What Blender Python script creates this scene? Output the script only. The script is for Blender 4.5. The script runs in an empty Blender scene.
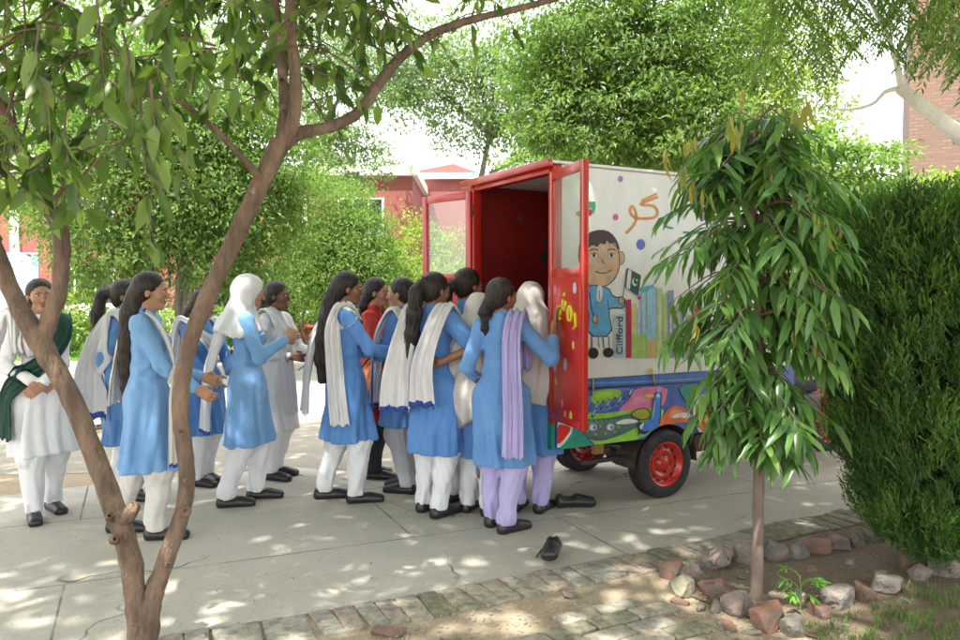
import bpy, bmesh, math, random
import numpy as np
from mathutils import Vector, Matrix
R=math.radians
random.seed(7); rng=np.random.default_rng(11)
SC=bpy.context.scene
COL=SC.collection
# ---------------------------------------------------------------- camera geometry
F=775.0; PITCH=R(2.0); CAM=Vector((0,0,1.5))
def ray(px,py):
    u=(px-480)/F; v=(320-py)/F
    return Vector((u, math.cos(PITCH)+v*math.sin(PITCH), v*math.cos(PITCH)-math.sin(PITCH)))
def P(px,py,d):
    r=ray(px,py); return CAM+r*(d/r.y)
def G(px,py,z=0.0):
    r=ray(px,py); return CAM+r*((z-1.5)/r.z)
# ---------------------------------------------------------------- object helpers
def setp(o,label=None,cat=None,group=None,kind=None):
    if label: o['label']=label
    if cat: o['category']=cat
    if group: o['group']=group
    if kind: o['kind']=kind
    return o
def empty(name,loc=(0,0,0),rz=0,**k):
    o=bpy.data.objects.new(name,None); COL.objects.link(o); o.empty_display_size=.1
    o.location=loc; o.rotation_euler=(0,0,rz); return setp(o,**k)
def link(name,me,parent=None,loc=None,rz=0,**k):
    o=bpy.data.objects.new(name,me); COL.objects.link(o)
    if parent is not None: o.parent=parent
    if loc is not None: o.location=loc
    if rz: o.rotation_euler=(0,0,rz)
    return setp(o,**k)
def npmesh(name,V,Fc,mats,mi=None,smooth=True):
    """V (n,3); Fc (m,3) or (m,4) arrays"""
    V=np.asarray(V,np.float32); Fc=np.asarray(Fc,np.int32)
    me=bpy.data.meshes.new(name)
    m,k=Fc.shape
    me.vertices.add(len(V)); me.vertices.foreach_set('co',V.ravel())
    me.loops.add(m*k); me.loops.foreach_set('vertex_index',Fc.ravel())
    me.polygons.add(m)
    me.polygons.foreach_set('loop_start',np.arange(0,m*k,k,dtype=np.int32))
    me.polygons.foreach_set('loop_total',np.full(m,k,np.int32))
    if mi is not None: me.polygons.foreach_set('material_index',np.asarray(mi,np.int32))
    me.polygons.foreach_set('use_smooth',np.full(m,bool(smooth)))
    for x in (mats if isinstance(mats,(list,tuple)) else [mats]): me.materials.append(x)
    me.update(calc_edges=True); me.validate()
    return me
class MB:
    """small mesh builder: boxes, tubes, prisms, lathes with per-face materials"""
    def __init__(s): s.v=[]; s.f=[]; s.m=[]; s.mats=[]; s.sm=[]
    def mi(s,m):
        if m not in s.mats: s.mats.append(m)
        return s.mats.index(m)
    def add(s,v,f,m,smooth=False):
        b=len(s.v); s.v+= [tuple(x) for x in v]; i=s.mi(m)
        for q in f: s.f.append([b+a for a in q]); s.m.append(i); s.sm.append(smooth)
        return s
    def box(s,lo,hi,m,bev=0.0,M=None):
        lo=Vector(lo); hi=Vector(hi)
        if bev<=0:
            v=[(x,y,z) for x in (lo.x,hi.x) for y in (lo.y,hi.y) for z in (lo.z,hi.z)]
            f=[(0,1,3,2),(4,6,7,5),(0,4,5,1),(2,3,7,6),(0,2,6,4),(1,5,7,3)]
        else:
            bm=bmesh.new(); bmesh.ops.create_cube(bm,size=1)
            for q in bm.verts: q.co=Vector(((q.co[i]+.5)*(hi[i]-lo[i])+lo[i] for i in range(3)))
            bmesh.ops.bevel(bm,geom=bm.edges[:],offset=bev,segments=2,affect='EDGES',profile=.5)
            bm.verts.index_update()
            v=[q.co.copy() for q in bm.verts]; f=[[q.index for q in a.verts] for a in bm.faces]; bm.free()
        if M is not None: v=[M@Vector(q) for q in v]
        return s.add(v,f,m,bev>0)
    def tube(s,pts,rad,m,seg=10,closed=False,cap=True):
        V,Q=tube_np(pts,rad,seg); n=len(V)
        f=[tuple(q) for q in Q]
        if cap: f+= [tuple(range(seg-1,-1,-1)),tuple(range(n-seg,n))]
        return s.add(V,f,m,True)
    def lathe(s,prof,m,seg=32,M=None,smooth=True):
        """prof: (r,h) list round local z"""
        v=[];f=[]
        for r,h in prof:
            for k in range(seg):
                a=2*math.pi*k/seg; v.append(Vector((r*math.cos(a),r*math.sin(a),h)))
        for i in range(len(prof)-1):
            for k in range(seg):
                a=i*seg+k; b=i*seg+(k+1)%seg; f.append((a,b,b+seg,a+seg))
        if M is not None: v=[M@q for q in v]
        return s.add(v,f,m,smooth)
    def poly(s,pts,m): return s.add(pts,[tuple(range(len(pts)))],m)
    def prism(s,pts,d,m):
        n=len(pts); d=Vector(d); a=[Vector(p) for p in pts]; b=[p+d for p in a]
        return s.add(a+b,[tuple(range(n))[::-1],tuple(range(n,2*n))]+[(i,(i+1)%n,n+(i+1)%n,n+i) for i in range(n)],m)
    def build(s,name,parent=None,loc=None,rz=0,**k):
        me=bpy.data.meshes.new(name); me.from_pydata(s.v,[],s.f)
        for m in s.mats: me.materials.append(m)
        me.polygons.foreach_set('material_index',s.m); me.polygons.foreach_set('use_smooth',s.sm)
        me.update(); me.validate()
        return link(name,me,parent,loc,rz,**k)
def chaikin(pts,n=2,closed=True):
    for _ in range(n):
        q=[]
        N=len(pts)
        for i in range(N if closed else N-1):
            a=pts[i]; b=pts[(i+1)%N]
            q.append(tuple(.75*x+.25*y for x,y in zip(a,b))); q.append(tuple(.25*x+.75*y for x,y in zip(a,b)))
        if not closed: q=[pts[0]]+q+[pts[-1]]
        pts=q
    return pts
def smooth_path(pts,rad,n=6):
    """catmull-rom resample"""
    P_=np.array([tuple(p) for p in pts],float); r=np.array(rad,float)
    A=np.vstack([2*P_[0]-P_[1],P_,2*P_[-1]-P_[-2]]); out=[];ro=[]
    for i in range(1,len(A)-2):
        for k in range(n):
            t=k/n; p0,p1,p2,p3=A[i-1],A[i],A[i+1],A[i+2]
            out.append(.5*((2*p1)+(-p0+p2)*t+(2*p0-5*p1+4*p2-p3)*t*t+(-p0+3*p1-3*p2+p3)*t**3))
            ro.append(r[i-1]*(1-t)+r[i]*t)
    out.append(P_[-1]); ro.append(r[-1])
    return np.array(out),np.array(ro)
def tube_np(pts,rad,seg=8,rough=0.0):
    Pn=np.array([tuple(p) for p in pts],float); n=len(Pn)
    rad=np.full(n,rad) if np.isscalar(rad) else np.asarray(rad,float)
    T=np.gradient(Pn,axis=0); T/=np.linalg.norm(T,axis=1)[:,None]+1e-9
    ref=np.array([0.,0,1]) if abs(T[0,2])<.8 else np.array([1.,0,0])
    N=np.zeros_like(Pn); a=np.cross(T[0],ref); a/=np.linalg.norm(a); N[0]=a
    for i in range(1,n):
        a=N[i-1]-T[i]*np.dot(N[i-1],T[i]); N[i]=a/(np.linalg.norm(a)+1e-9)
    B=np.cross(T,N)
    ang=2*np.pi*np.arange(seg)/seg
    rr=rad[:,None]*(1+rough*rng.normal(size=(n,seg)))
    V=Pn[:,None,:]+rr[:,:,None]*(np.cos(ang)[None,:,None]*N[:,None,:]+np.sin(ang)[None,:,None]*B[:,None,:])
    i=np.arange(n-1)[:,None]*seg; k=np.arange(seg)[None,:]
    Q=np.stack([i+k,i+(k+1)%seg,i+seg+(k+1)%seg,i+seg+k],-1).reshape(-1,4)
    return V.reshape(-1,3),Q
class NM:
    """numpy accumulator for big quad meshes"""
    def __init__(s): s.V=[];s.Q=[];s.n=0;s.mi=[]
    def add(s,V,Q,mi=0):
        s.V.append(V); s.Q.append(np.asarray(Q)+s.n); s.n+=len(V); s.mi.append(np.full(len(Q),mi,np.int32)); return s
    def tube(s,pts,rad,seg=6,n=5,rough=0,mi=0):
        p,r=smooth_path(pts,rad,n); return s.add(*tube_np(p,r,seg,rough),mi)
    def build(s,name,mats,parent=None,smooth=True,**k):
        return link(name,npmesh(name,np.vstack(s.V),np.vstack(s.Q),mats,np.concatenate(s.mi),smooth),parent,**k)
# ---------------------------------------------------------------- materials
MATS={}
def nodes(name):
    m=bpy.data.materials.new(name); m.use_nodes=True; nt=m.node_tree; b=nt.nodes['Principled BSDF']; return m,nt,b
def N(nt,t,**k):
    n=nt.nodes.new(t)
    for a,b in k.items():
        if a in n.inputs: n.inputs[a].default_value=b
        else: setattr(n,a,b)
    return n
def c4(c): return (c[0],c[1],c[2],1)
def mixc(nt,fac,a,b,bt='MIX'):
    n=nt.nodes.new('ShaderNodeMix'); n.data_type='RGBA'; n.blend_type=bt
    if isinstance(fac,(int,float)): n.inputs[0].default_value=fac
    else: nt.links.new(fac,n.inputs[0])
    for s,i in ((a,6),(b,7)):
        if isinstance(s,tuple): n.inputs[i].default_value=c4(s)
        else: nt.links.new(s,n.inputs[i])
    return n.outputs[2]
def mp(nt,src,a,b,c=0.,d=1.):
    n=nt.nodes.new('ShaderNodeMapRange'); n.clamp=True
    nt.links.new(src,n.inputs[0])
    for i,v in zip((1,2,3,4),(a,b,c,d)): n.inputs[i].default_value=v
    return n.outputs[0]
def tex(nt,scale,detail=4,rough=.55,stretch=None,coord='Object',rot=None):
    tc=N(nt,'ShaderNodeTexCoord'); o=tc.outputs[coord]
    if stretch or rot:
        mpn=N(nt,'ShaderNodeMapping'); nt.links.new(o,mpn.inputs[0])
        if stretch: mpn.inputs['Scale'].default_value=stretch
        if rot: mpn.inputs['Rotation'].default_value=rot
        o=mpn.outputs[0]
    n=N(nt,'ShaderNodeTexNoise'); n.inputs['Scale'].default_value=scale; n.inputs['Detail'].default_value=detail; n.inputs['Roughness'].default_value=rough
    nt.links.new(o,n.inputs['Vector']); return n.outputs[0]
def bump(nt,b,h,strength=.3,dist=.01):
    n=N(nt,'ShaderNodeBump'); n.inputs['Strength'].default_value=strength; n.inputs['Distance'].default_value=dist
    nt.links.new(h,n.inputs['Height']); nt.links.new(n.outputs[0],b.inputs['Normal']); return n
def mat(name,col,rough=.6,col2=None,scale=6,lo=.35,hi=.65,bscale=None,bstr=.25,bdist=.004,metal=0,stretch=None,bstretch=None,spec=None,trans=0,coat=0,sheen=0):
    if name in MATS: return MATS[name]
    m,nt,b=nodes(name)
    b.inputs['Base Color'].default_value=c4(col); b.inputs['Roughness'].default_value=rough; b.inputs['Metallic'].default_value=metal
    if spec is not None: b.inputs['Specular IOR Level'].default_value=spec
    if coat: b.inputs['Coat Weight'].default_value=coat
    if sheen: b.inputs['Sheen Weight'].default_value=sheen
    if col2 is None: col2=tuple(c*.78 for c in col)
    t=tex(nt,scale,5,.6,stretch)
    nt.links.new(mixc(nt,mp(nt,t,lo,hi),col,col2),b.inputs['Base Color'])
    if bscale: bump(nt,b,tex(nt,bscale,4,.6,bstretch),bstr,bdist)
    if trans:
        tr=N(nt,'ShaderNodeBsdfTranslucent'); tr.inputs[0].default_value=c4(col)
        mx=N(nt,'ShaderNodeMixShader'); mx.inputs[0].default_value=trans
        out=nt.nodes['Material Output']; nt.links.new(b.outputs[0],mx.inputs[1]); nt.links.new(tr.outputs[0],mx.inputs[2]); nt.links.new(mx.outputs[0],out.inputs[0])
    MATS[name]=m; return m
def leafmat(name,cols,trans=.35,rough=.45,tcol=None,scale=.5):
    """leaf colours picked per leaf (random per island) plus larger patches"""
    if name in MATS: return MATS[name]
    m,nt,b=nodes(name)
    g=N(nt,'ShaderNodeNewGeometry')
    r=N(nt,'ShaderNodeValToRGB'); r.color_ramp.elements[0].color=c4(cols[0]); r.color_ramp.elements[1].color=c4(cols[-1])
    for i,c in enumerate(cols[1:-1]):
        e=r.color_ramp.elements.new((i+1)/(len(cols)-1)); e.color=c4(c)
    nt.links.new(g.outputs['Random Per Island'],r.inputs[0])
    nt.links.new(r.outputs[0],b.inputs['Base Color']); b.inputs['Roughness'].default_value=rough; b.inputs['Specular IOR Level'].default_value=.4
    tr=N(nt,'ShaderNodeBsdfTranslucent')
    tc=mixc(nt,1.0,r.outputs[0],tcol or (1.9,2.3,.6),'MULTIPLY'); nt.links.new(tc,tr.inputs[0])
    mx=N(nt,'ShaderNodeMixShader'); mx.inputs[0].default_value=trans
    out=nt.nodes['Material Output']; nt.links.new(b.outputs[0],mx.inputs[1]); nt.links.new(tr.outputs[0],mx.inputs[2]); nt.links.new(mx.outputs[0],out.inputs[0])
    MATS[name]=m; return m
def glassmat():
    if 'glass' in MATS: return MATS['glass']
    m,nt,b=nodes('glass')
    t=N(nt,'ShaderNodeBsdfTransparent'); t.inputs[0].default_value=(.93,.95,.94,1)
    g=N(nt,'ShaderNodeBsdfGlossy'); g.inputs[1].default_value=.03
    df=N(nt,'ShaderNodeBsdfDiffuse'); df.inputs[0].default_value=(.6,.62,.6,1)
    m1=N(nt,'ShaderNodeMixShader'); m1.inputs[0].default_value=.05; nt.links.new(t.outputs[0],m1.inputs[1]); nt.links.new(df.outputs[0],m1.inputs[2])
    m2=N(nt,'ShaderNodeMixShader'); m2.inputs[0].default_value=.07; nt.links.new(m1.outputs[0],m2.inputs[1]); nt.links.new(g.outputs[0],m2.inputs[2])
    nt.links.new(m2.outputs[0],nt.nodes['Material Output'].inputs[0]); MATS['glass']=m; return m
def brickmat(name,c1,c2,mortar,scale=1.0,bw=.24,rh=.085,ms=.012,vert=True,blot=(.5,.5,.5),bl=.0):
    if name in MATS: return MATS[name]
    m,nt,b=nodes(name); b.inputs['Roughness'].default_value=.85
    tc=N(nt,'ShaderNodeTexCoord')
    o=tc.outputs['Object']
    if vert:
        sx=N(nt,'ShaderNodeSeparateXYZ'); nt.links.new(o,sx.inputs[0]); cb=N(nt,'ShaderNodeCombineXYZ')
        ad=N(nt,'ShaderNodeMath',operation='ADD'); nt.links.new(sx.outputs[0],ad.inputs[0]); nt.links.new(sx.outputs[1],ad.inputs[1])
        nt.links.new(ad.outputs[0],cb.inputs[0]); nt.links.new(sx.outputs[2],cb.inputs[1]); o=cb.outputs[0]
    br=N(nt,'ShaderNodeTexBrick'); nt.links.new(o,br.inputs['Vector'])
    br.inputs['Color1'].default_value=c4(c1); br.inputs['Color2'].default_value=c4(c2); br.inputs['Mortar'].default_value=c4(mortar)
    br.inputs['Scale'].default_value=scale; br.inputs['Mortar Size'].default_value=ms; br.inputs['Brick Width'].default_value=bw; br.inputs['Row Height'].default_value=rh
    t=tex(nt,1.3,5,.6); c=mixc(nt,mp(nt,t,.4,.75,0,.5),br.outputs[0],tuple(x*1.25 for x in c1))
    nt.links.new(c,b.inputs['Base Color']); bump(nt,b,br.outputs['Fac'],-.4,.01); MATS[name]=m; return m
# ---------------------------------------------------------------- leaves
def leaf_near(w=.42,fold=.25,droop=.25,wave=0.0):
    """8 verts, quads: blade along +y, length 1, width w"""
    ts=[0,.3,.7,1]; V=[]
    for i,t in enumerate(ts):
        hw=w*.5*(0.06,1,.78,.04)[i]; z=-droop*t*t
        V+= [(-hw,t,z+fold*hw+wave*(.5-(i%2))),(0,t,z),(hw,t,z+fold*hw-wave*(.5-(i%2)))]
    Q=[]
    for i in range(3):
        a=i*3; Q+= [(a,a+1,a+4,a+3),(a+1,a+2,a+5,a+4)]
    return np.array(V,float),np.array(Q)
def leaf_far(w=.5):
    return np.array([(0,0,0),(w*.5,.45,.06),(0,1,-.12),(-w*.5,.45,.06)],float),np.array([(0,1,2,3)])
def place(tmpl,pos,dirv,up,size):
    """tmpl (V,Q); pos (n,3) base; dirv blade direction; up approx normal; size (n,)"""
    V,Q=tmpl; n=len(pos); k=len(V)
    y=dirv/(np.linalg.norm(dirv,axis=1)[:,None]+1e-9)
    x=np.cross(y,up); x/=np.linalg.norm(x,axis=1)[:,None]+1e-9
    z=np.cross(x,y)
    W=(V[None,:,0,None]*x[:,None]+V[None,:,1,None]*y[:,None]+V[None,:,2,None]*z[:,None])*size[:,None,None]+pos[:,None]
    return W.reshape(-1,3),(Q[None]+(np.arange(n)*k)[:,None,None]).reshape(-1,Q.shape[1])
def rdir(n): 
    v=rng.normal(size=(n,3)); return v/np.linalg.norm(v,axis=1)[:,None]
def clumpy(center,rad,n,per=28,cr=.28,shell=.55):
    """positions of leaves: sub-clumps spread through an ellipsoid, denser toward its outside"""
    K=max(1,int(n//(per*1.3))); d=rdir(K); r=rng.uniform(shell**3,1,K)**(1/3)*(1+.22*(rng.random(K)<.3)*rng.random(K))
    r*=1+.22*np.sin(d[:,0]*5+center[0])*np.cos(d[:,2]*4+center[1])
    cc=d*r[:,None]
    i=rng.integers(0,K,n); off=rng.normal(size=(n,3))*cr*.5*np.array([1,1,.65])
    p=(cc[i]+off)*np.array(rad)+np.array(center)
    return p,d[i]
def crown_leaves(nm,lobes,size,tm,per=28,cr=.28,droop=.5,mi=0,sv=.3):
    for (c,r,n) in lobes:
        if np.isscalar(r): r=(r,r,r*.8)
        p,d=clumpy(tuple(c),r,n,per,cr)
        dv=rdir(n)*.8+d*.5+np.array([0,0,-droop]); up=rdir(n)*.5+d*.7+np.array([0,0,.8])
        nm.add(*place(tm,p,dv,up,size*rng.uniform(1-sv,1+sv,n)),mi)
def tree(name,base,h,lobes,leaf,size,bark,lmat,label,cat='tree',group=None,trunk_r=.15,tm=None,per=28,cr=.28,droop=.4,stems=1,tpath=None):
    base=Vector(base); root=empty(name,base,label=label,cat=cat,group=group)
    w=NM(); b=np.array(base)
    L=[(np.array(tuple(c))-b,r,n) for c,r,n in lobes]
    top=np.array([0,0,h])
    for s in range(stems):
        off=np.array([rng.normal()*.25,rng.normal()*.25,0])*(stems>1)
        cx=np.mean([l[0] for l in L],axis=0)
        if tpath is not None: tp=[np.array(tuple(q))-b for q in tpath]
        else: tp=[off,off*1.4+[rng.normal()*.1,0,h*.3],off*2+(cx-off)*[.5,.5,0]+[0,0,h*.6],cx*[1,1,0]+off*3+[0,0,h*.85]]
        w.tube(tp,np.linspace(trunk_r,trunk_r*.4,len(tp))*(1 if stems==1 else .5),8,6,.04)
    for c,r,n in L:
        rr=r if np.isscalar(r) else min(r)
        st=np.array(tp[-2])*.6+np.array(tp[-1])*.4 if len(tp)>2 else top*.5
        st=st.copy(); st[2]=min(st[2],max(c[2]-rr*.6,h*.3))
        if stems>1: st=np.array([c[0]*.4,c[1]*.4,c[2]*.35])
        w.tube([st,(st+c)/2+[0,0,.1*rr],c],np.array([trunk_r*.45,trunk_r*.3,trunk_r*.15])*(.45 if stems>1 else 1),6,4,.04)
        for _ in range(7):
            e=c+rdir(1)[0]*rr*.8; w.tube([c*.7+st*.3 if rng.random()<.4 else c,(c+e)/2+rng.normal(size=3)*.1*rr,e],[trunk_r*.14,trunk_r*.09,trunk_r*.03],4,3)
    w.build('trunk',bark,root)
    nm=NM(); crown_leaves(nm,L,size,tm or leaf_far(leaf),per,cr,droop)
    nm.build('crown',lmat,root,smooth=False)
    return root
# ---------------------------------------------------------------- implicit surfaces (people, shoes)
class Field:
    def __init__(s): s.ops=[]; s.cut=None; s.disp=None
    def cone(s,a,b,ra,rb,k=.02,sy=1.0,sub=False):
        a=np.array(tuple(a),float); b=np.array(tuple(b),float)
        m=max(ra,rb)+.02+k; lo=np.minimum(a,b)-m; hi=np.maximum(a,b)+m
        ab=b-a; ab2=ab.copy(); ab2[1]/=sy; L=max((ab2**2).sum(),1e-9); f=(1+sy)/2
        def fn(X,Y,Z):
            x=X-a[0]; y=(Y-a[1])/sy; z=Z-a[2]
            t=np.clip((x*ab2[0]+y*ab2[1]+z*ab2[2])/L,0,1)
            return (np.sqrt((x-t*ab2[0])**2+(y-t*ab2[1])**2+(z-t*ab2[2])**2)-(ra+(rb-ra)*t))*f
        s.ops.append((sub,fn,lo,hi,k)); return s
    def ell(s,c,r,k=.02,M=None,sub=False):
        c=np.array(tuple(c),float); r=np.array(r,float); mr=r.max()+.02+k; lo=c-mr; hi=c+mr; mn=r.min()
        Mi=None if M is None else np.array(M.to_3x3().transposed())
        def fn(X,Y,Z):
            x,y,z=X-c[0],Y-c[1],Z-c[2]
            if Mi is not None: x,y,z=[Mi[i,0]*x+Mi[i,1]*y+Mi[i,2]*z for i in range(3)]
            return (np.sqrt((x/r[0])**2+(y/r[1])**2+(z/r[2])**2)-1)*mn
        s.ops.append((sub,fn,lo,hi,k)); return s
    @staticmethod
    def comb(D,d,k,sub):
        if sub:
            d=-d; h=np.maximum(k-np.abs(D-d),0)/k; return np.maximum(D,d)+h*h*k*.25
        h=np.maximum(k-np.abs(D-d),0)/k; return np.minimum(D,d)-h*h*k*.25
    def at(s,p):
        D=np.full(len(p),.5)
        for sub,fn,lo,hi,k in s.ops: D=s.comb(D,fn(p[:,0],p[:,1],p[:,2]),k,sub)
        return D
    def mesh(s,h=.008,zs=None):
        los=np.array([o[2] for o in s.ops if not o[0]]).min(0); his=np.array([o[3] for o in s.ops if not o[0]]).max(0)
        xs=np.arange(los[0],his[0]+h,h); ys=np.arange(los[1],his[1]+h,h)
        if zs is None: zs=np.arange(los[2],his[2]+h,h)
        D=np.full((len(xs),len(ys),len(zs)),.5,np.float32)
        ax=(xs,ys,zs)
        for sub,fn,lo,hi,k in s.ops:
            sl=tuple(slice(max(np.searchsorted(ax[i],lo[i])-1,0),np.searchsorted(ax[i],hi[i])+1) for i in range(3))
            X=xs[sl[0]][:,None,None]; Y=ys[sl[1]][None,:,None]; Z=zs[sl[2]][None,None,:]
            if 0 in D[sl].shape: continue
            D[sl]=s.comb(D[sl],fn(X,Y,Z),k,sub)
        if s.disp:
            i=np.nonzero(np.abs(D)<.06); D[i]+=s.disp(xs[i[0]],ys[i[1]],zs[i[2]]).astype(np.float32)
        if s.cut: D=np.maximum(D,s.cut(xs[:,None,None],ys[None,:,None],zs[None,None,:])).astype(np.float32)
        D[0]=D[-1]=.1; D[:,0]=D[:,-1]=.1; D[:,:,0]=D[:,:,-1]=.1
        S=D<0
        cnt=np.zeros(tuple(n-1 for n in D.shape),np.int8)
        for dx in (0,1):
            for dy in (0,1):
                for dz in (0,1):
                    cnt+=S[dx:D.shape[0]-1+dx,dy:D.shape[1]-1+dy,dz:D.shape[2]-1+dz]
        act=np.nonzero((cnt>0)&(cnt<8)); n=len(act[0]); I=np.stack(act,1)
        acc=np.zeros((n,3)); w=np.zeros(n)
        C=[(x,y,z) for x in (0,1) for y in (0,1) for z in (0,1)]
        dv={c:D[act[0]+c[0],act[1]+c[1],act[2]+c[2]] for c in C}
        for c in C:
            for a in range(3):
                if c[a]==0:
                    e=list(c); e[a]=1; e=tuple(e); d0,d1=dv[c],dv[e]; m=(d0<0)!=(d1<0)
                    t=np.where(m,d0/np.where(m,d0-d1,1),0)
                    q=np.array(c,float)[None]+np.zeros((n,3)); q[:,a]+=t
                    acc+=q*m[:,None]; w+=m
        acc=acc/w[:,None]+I
        V=np.stack([np.interp(acc[:,i],np.arange(len(ax[i])),ax[i]) for i in range(3)],1)
        vid=np.full(cnt.shape,-1,np.int32); vid[act]=np.arange(n)
        Q=[]
        for a in range(3):
            b,c=(a+1)%3,(a+2)%3
            s0=[slice(None)]*3; s1=[slice(None)]*3; s0[a]=slice(0,-1); s1[a]=slice(1,None)
            for q in (s0,s1):
                q[b]=slice(1,-1); q[c]=slice(1,-1)
            A=S[tuple(s0)]; B=S[tuple(s1)]; idx=np.nonzero(A!=B)
            ii=[idx[0].copy(),idx[1].copy(),idx[2].copy()]; ii[b]=ii[b]+1; ii[c]=ii[c]+1
            fl=A[idx]
            def g(ob,oc):
                t=[ii[0],ii[1],ii[2]]; t[b]=ii[b]+ob; t[c]=ii[c]+oc; return vid[t[0],t[1],t[2]]
            q=np.stack([g(-1,-1),g(0,-1),g(0,0),g(-1,0)],1); q[~fl]=q[~fl][:,::-1]; Q.append(q)
        return V,np.vstack(Q)
def ik(a,b,l1,l2,pole):
    a=Vector(a); b=Vector(b); d=b-a; L=d.length
    if L>(l1+l2)*.995: b=a+d*((l1+l2)*.995/L); d=b-a; L=d.length
    x=(l1*l1-l2*l2+L*L)/(2*L); h=math.sqrt(max(l1*l1-x*x,0)); n=d.normalized(); p=Vector(pole); p=p-n*p.dot(n); p.normalize()
    return a+n*x+p*h,b
BLUE=mat('blue_cotton',(.105,.27,.62),.85,(.085,.235,.56),5,bscale=20,bstr=.55,bdist=.010,bstretch=(1.5,1.5,.35),sheen=.2,trans=.06)
BLUE3=mat('mid_blue_cotton',(.135,.31,.62),.85,(.10,.25,.55),4,bscale=20,bstr=.55,bdist=.01,bstretch=(1.5,1.5,.35),sheen=.2,trans=.06)
BLUE2=mat('faded_blue_cotton',(.19,.38,.66),.85,(.145,.32,.60),5,bscale=20,bstr=.55,bdist=.010,bstretch=(1.5,1.5,.35),sheen=.2,trans=.06)
WHITE=mat('white_cotton',(.79,.80,.82),.85,(.73,.74,.78),5,bscale=20,bstr=.6,bdist=.010,bstretch=(1.5,1.5,.35),sheen=.2,trans=.08)
OFFW=mat('cream_cotton',(.66,.63,.60),.85,(.58,.56,.54),5,bscale=20,bstr=.55,bdist=.010,bstretch=(1.5,1.5,.35),sheen=.2,trans=.08)
GREY=mat('grey_cotton',(.42,.43,.47),.85,(.36,.37,.41),5,bscale=20,bstr=.5,bdist=.010,bstretch=(1.5,1.5,.35),sheen=.2)
DWHITE=mat('white_voile',(.81,.81,.83),.8,(.75,.75,.78),7,bscale=14,bstr=.4,bdist=.012,trans=.22)
DCREAM=mat('cream_voile',(.72,.69,.66),.8,(.66,.63,.60),7,bscale=14,bstr=.4,bdist=.012,trans=.2)
LAV=mat('lavender_cotton',(.50,.45,.76),.85,(.46,.41,.70),6,bscale=10,bstr=.5,bdist=.02,trans=.1)
GREENC=mat('dark_green_sash',(.008,.055,.040),.75,(.006,.042,.03),6,bscale=14,bstr=.4,bdist=.01)
NAVY=mat('royal_blue_border',(.03,.07,.36),.8)
REDC=mat('red_print_cotton',(.50,.025,.018),.75,(.30,.05,.02),55,.55,.62,bscale=20,bstr=.5,bdist=.010)
BLACKC=mat('black_cotton',(.02,.02,.024),.8)
SKIN=[mat('skin_a',(.33,.165,.095),.55,(.29,.135,.075),30,bscale=60,bstr=.05),mat('skin_b',(.25,.115,.062),.55,(.21,.09,.05),30),mat('skin_c',(.40,.22,.135),.55,(.36,.18,.11),30),mat('skin_d',(.16,.072,.042),.55,(.13,.055,.032),30)]
for s_ in SKIN: s_.node_tree.nodes['Principled BSDF'].inputs['Subsurface Weight'].default_value=.0
LIP=mat('lips',(.30,.09,.075),.5)
def hairmat():
    m,nt,b=nodes('black_hair'); b.inputs['Roughness'].default_value=.42; b.inputs['Specular IOR Level'].default_value=.35
    t=tex(nt,85,5,.65,(1,1,.05)); nt.links.new(mixc(nt,mp(nt,t,.4,.65),(.006,.005,.005),(.040,.026,.020)),b.inputs['Base Color']); bump(nt,b,t,.9,.012); return m
HAIR=hairmat()
SHOE=mat('black_shoe_leather',(.012,.012,.013),.38,(.02,.019,.018),20,bscale=40,bstr=.12)
SOLE=mat('shoe_sole',(.03,.028,.026),.8)
EYEW=mat('eye_white',(.62,.60,.57),.3); IRIS=mat('dark_iris',(.008,.005,.004),.15); BROW=mat('dark_brow',(.010,.007,.006),.8)
METAL=mat('grey_metal',(.35,.35,.36),.4,metal=1)
def relax(V,Q,it,fac=.5):
    a=np.concatenate([Q[:,0],Q[:,1],Q[:,2],Q[:,3]]); b=np.concatenate([Q[:,1],Q[:,2],Q[:,3],Q[:,0]]); n=len(V)
    deg=np.bincount(a,minlength=n)+np.bincount(b,minlength=n)
    for _ in range(it):
        s=np.stack([np.bincount(a,V[b,i],n)+np.bincount(b,V[a,i],n) for i in range(3)],1)/np.maximum(deg,1)[:,None]; V=V+(s-V)*fac
    return V
def sdf_obj(name,F_,m,parent,h,zs=None,mi=None,**k):
    V,Q=F_.mesh(h,zs)
    it={'tunic':4,'trousers':4,'headscarf':4,'hair':2,'shoe':2,'upper':2,'sock':2,'body':1}.get(name,0)
    if it: V=relax(V,Q,it)
    idx=mi(V,Q) if mi else None
    return link(name,npmesh(name,V,Q,m,idx),parent,**k)
def hand(Fd,w,d,side,pn,curl,u,grip=0.0):
    """palm and five fingers. w wrist, d direction, side towards the thumb, pn palm normal (the side the fingers curl to)"""
    d=d.normalized(); side=(side-d*side.dot(d)).normalized(); pn=(pn-d*pn.dot(d)-side*pn.dot(side)).normalized()
    for s in (-.026,-.009,.009,.026):
        Fd.cone(w+side*s*.6*u,w+(d*.082+side*s)*u,.0145*u,.0125*u,.010)
    Ls=(.058,.070,.075,.066)
    for i,s in enumerate((-.030,-.0105,.0105,.030)):
        p=w+(d*.084+side*s)*u; a=curl*.55; dd=d
        for j,f in enumerate((.46,.32,.24)):
            a2=curl*(.55+.75*j)+ (3-i)*.05*curl
            dd=(d*math.cos(a2)+pn*math.sin(a2)+side*(s*1.8)*(1-min(curl,1))).normalized(); q=p+dd*Ls[i]*f*u*1.05
            Fd.cone(p,q,(.0088-.0009*j)*u,(.0080-.0009*j)*u,.0035); p=q
    t0=w+(d*.02+side*.024)*u; t1=w+(d*.048+side*.048+pn*.012)*u; t2=w+(d*.078+side*(.052-.02*curl)+pn*(.020+.02*curl))*u
    Fd.cone(t0,t1,.013*u,.010*u,.008); Fd.cone(t1,t2,.0098*u,.0082*u,.004)
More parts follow.
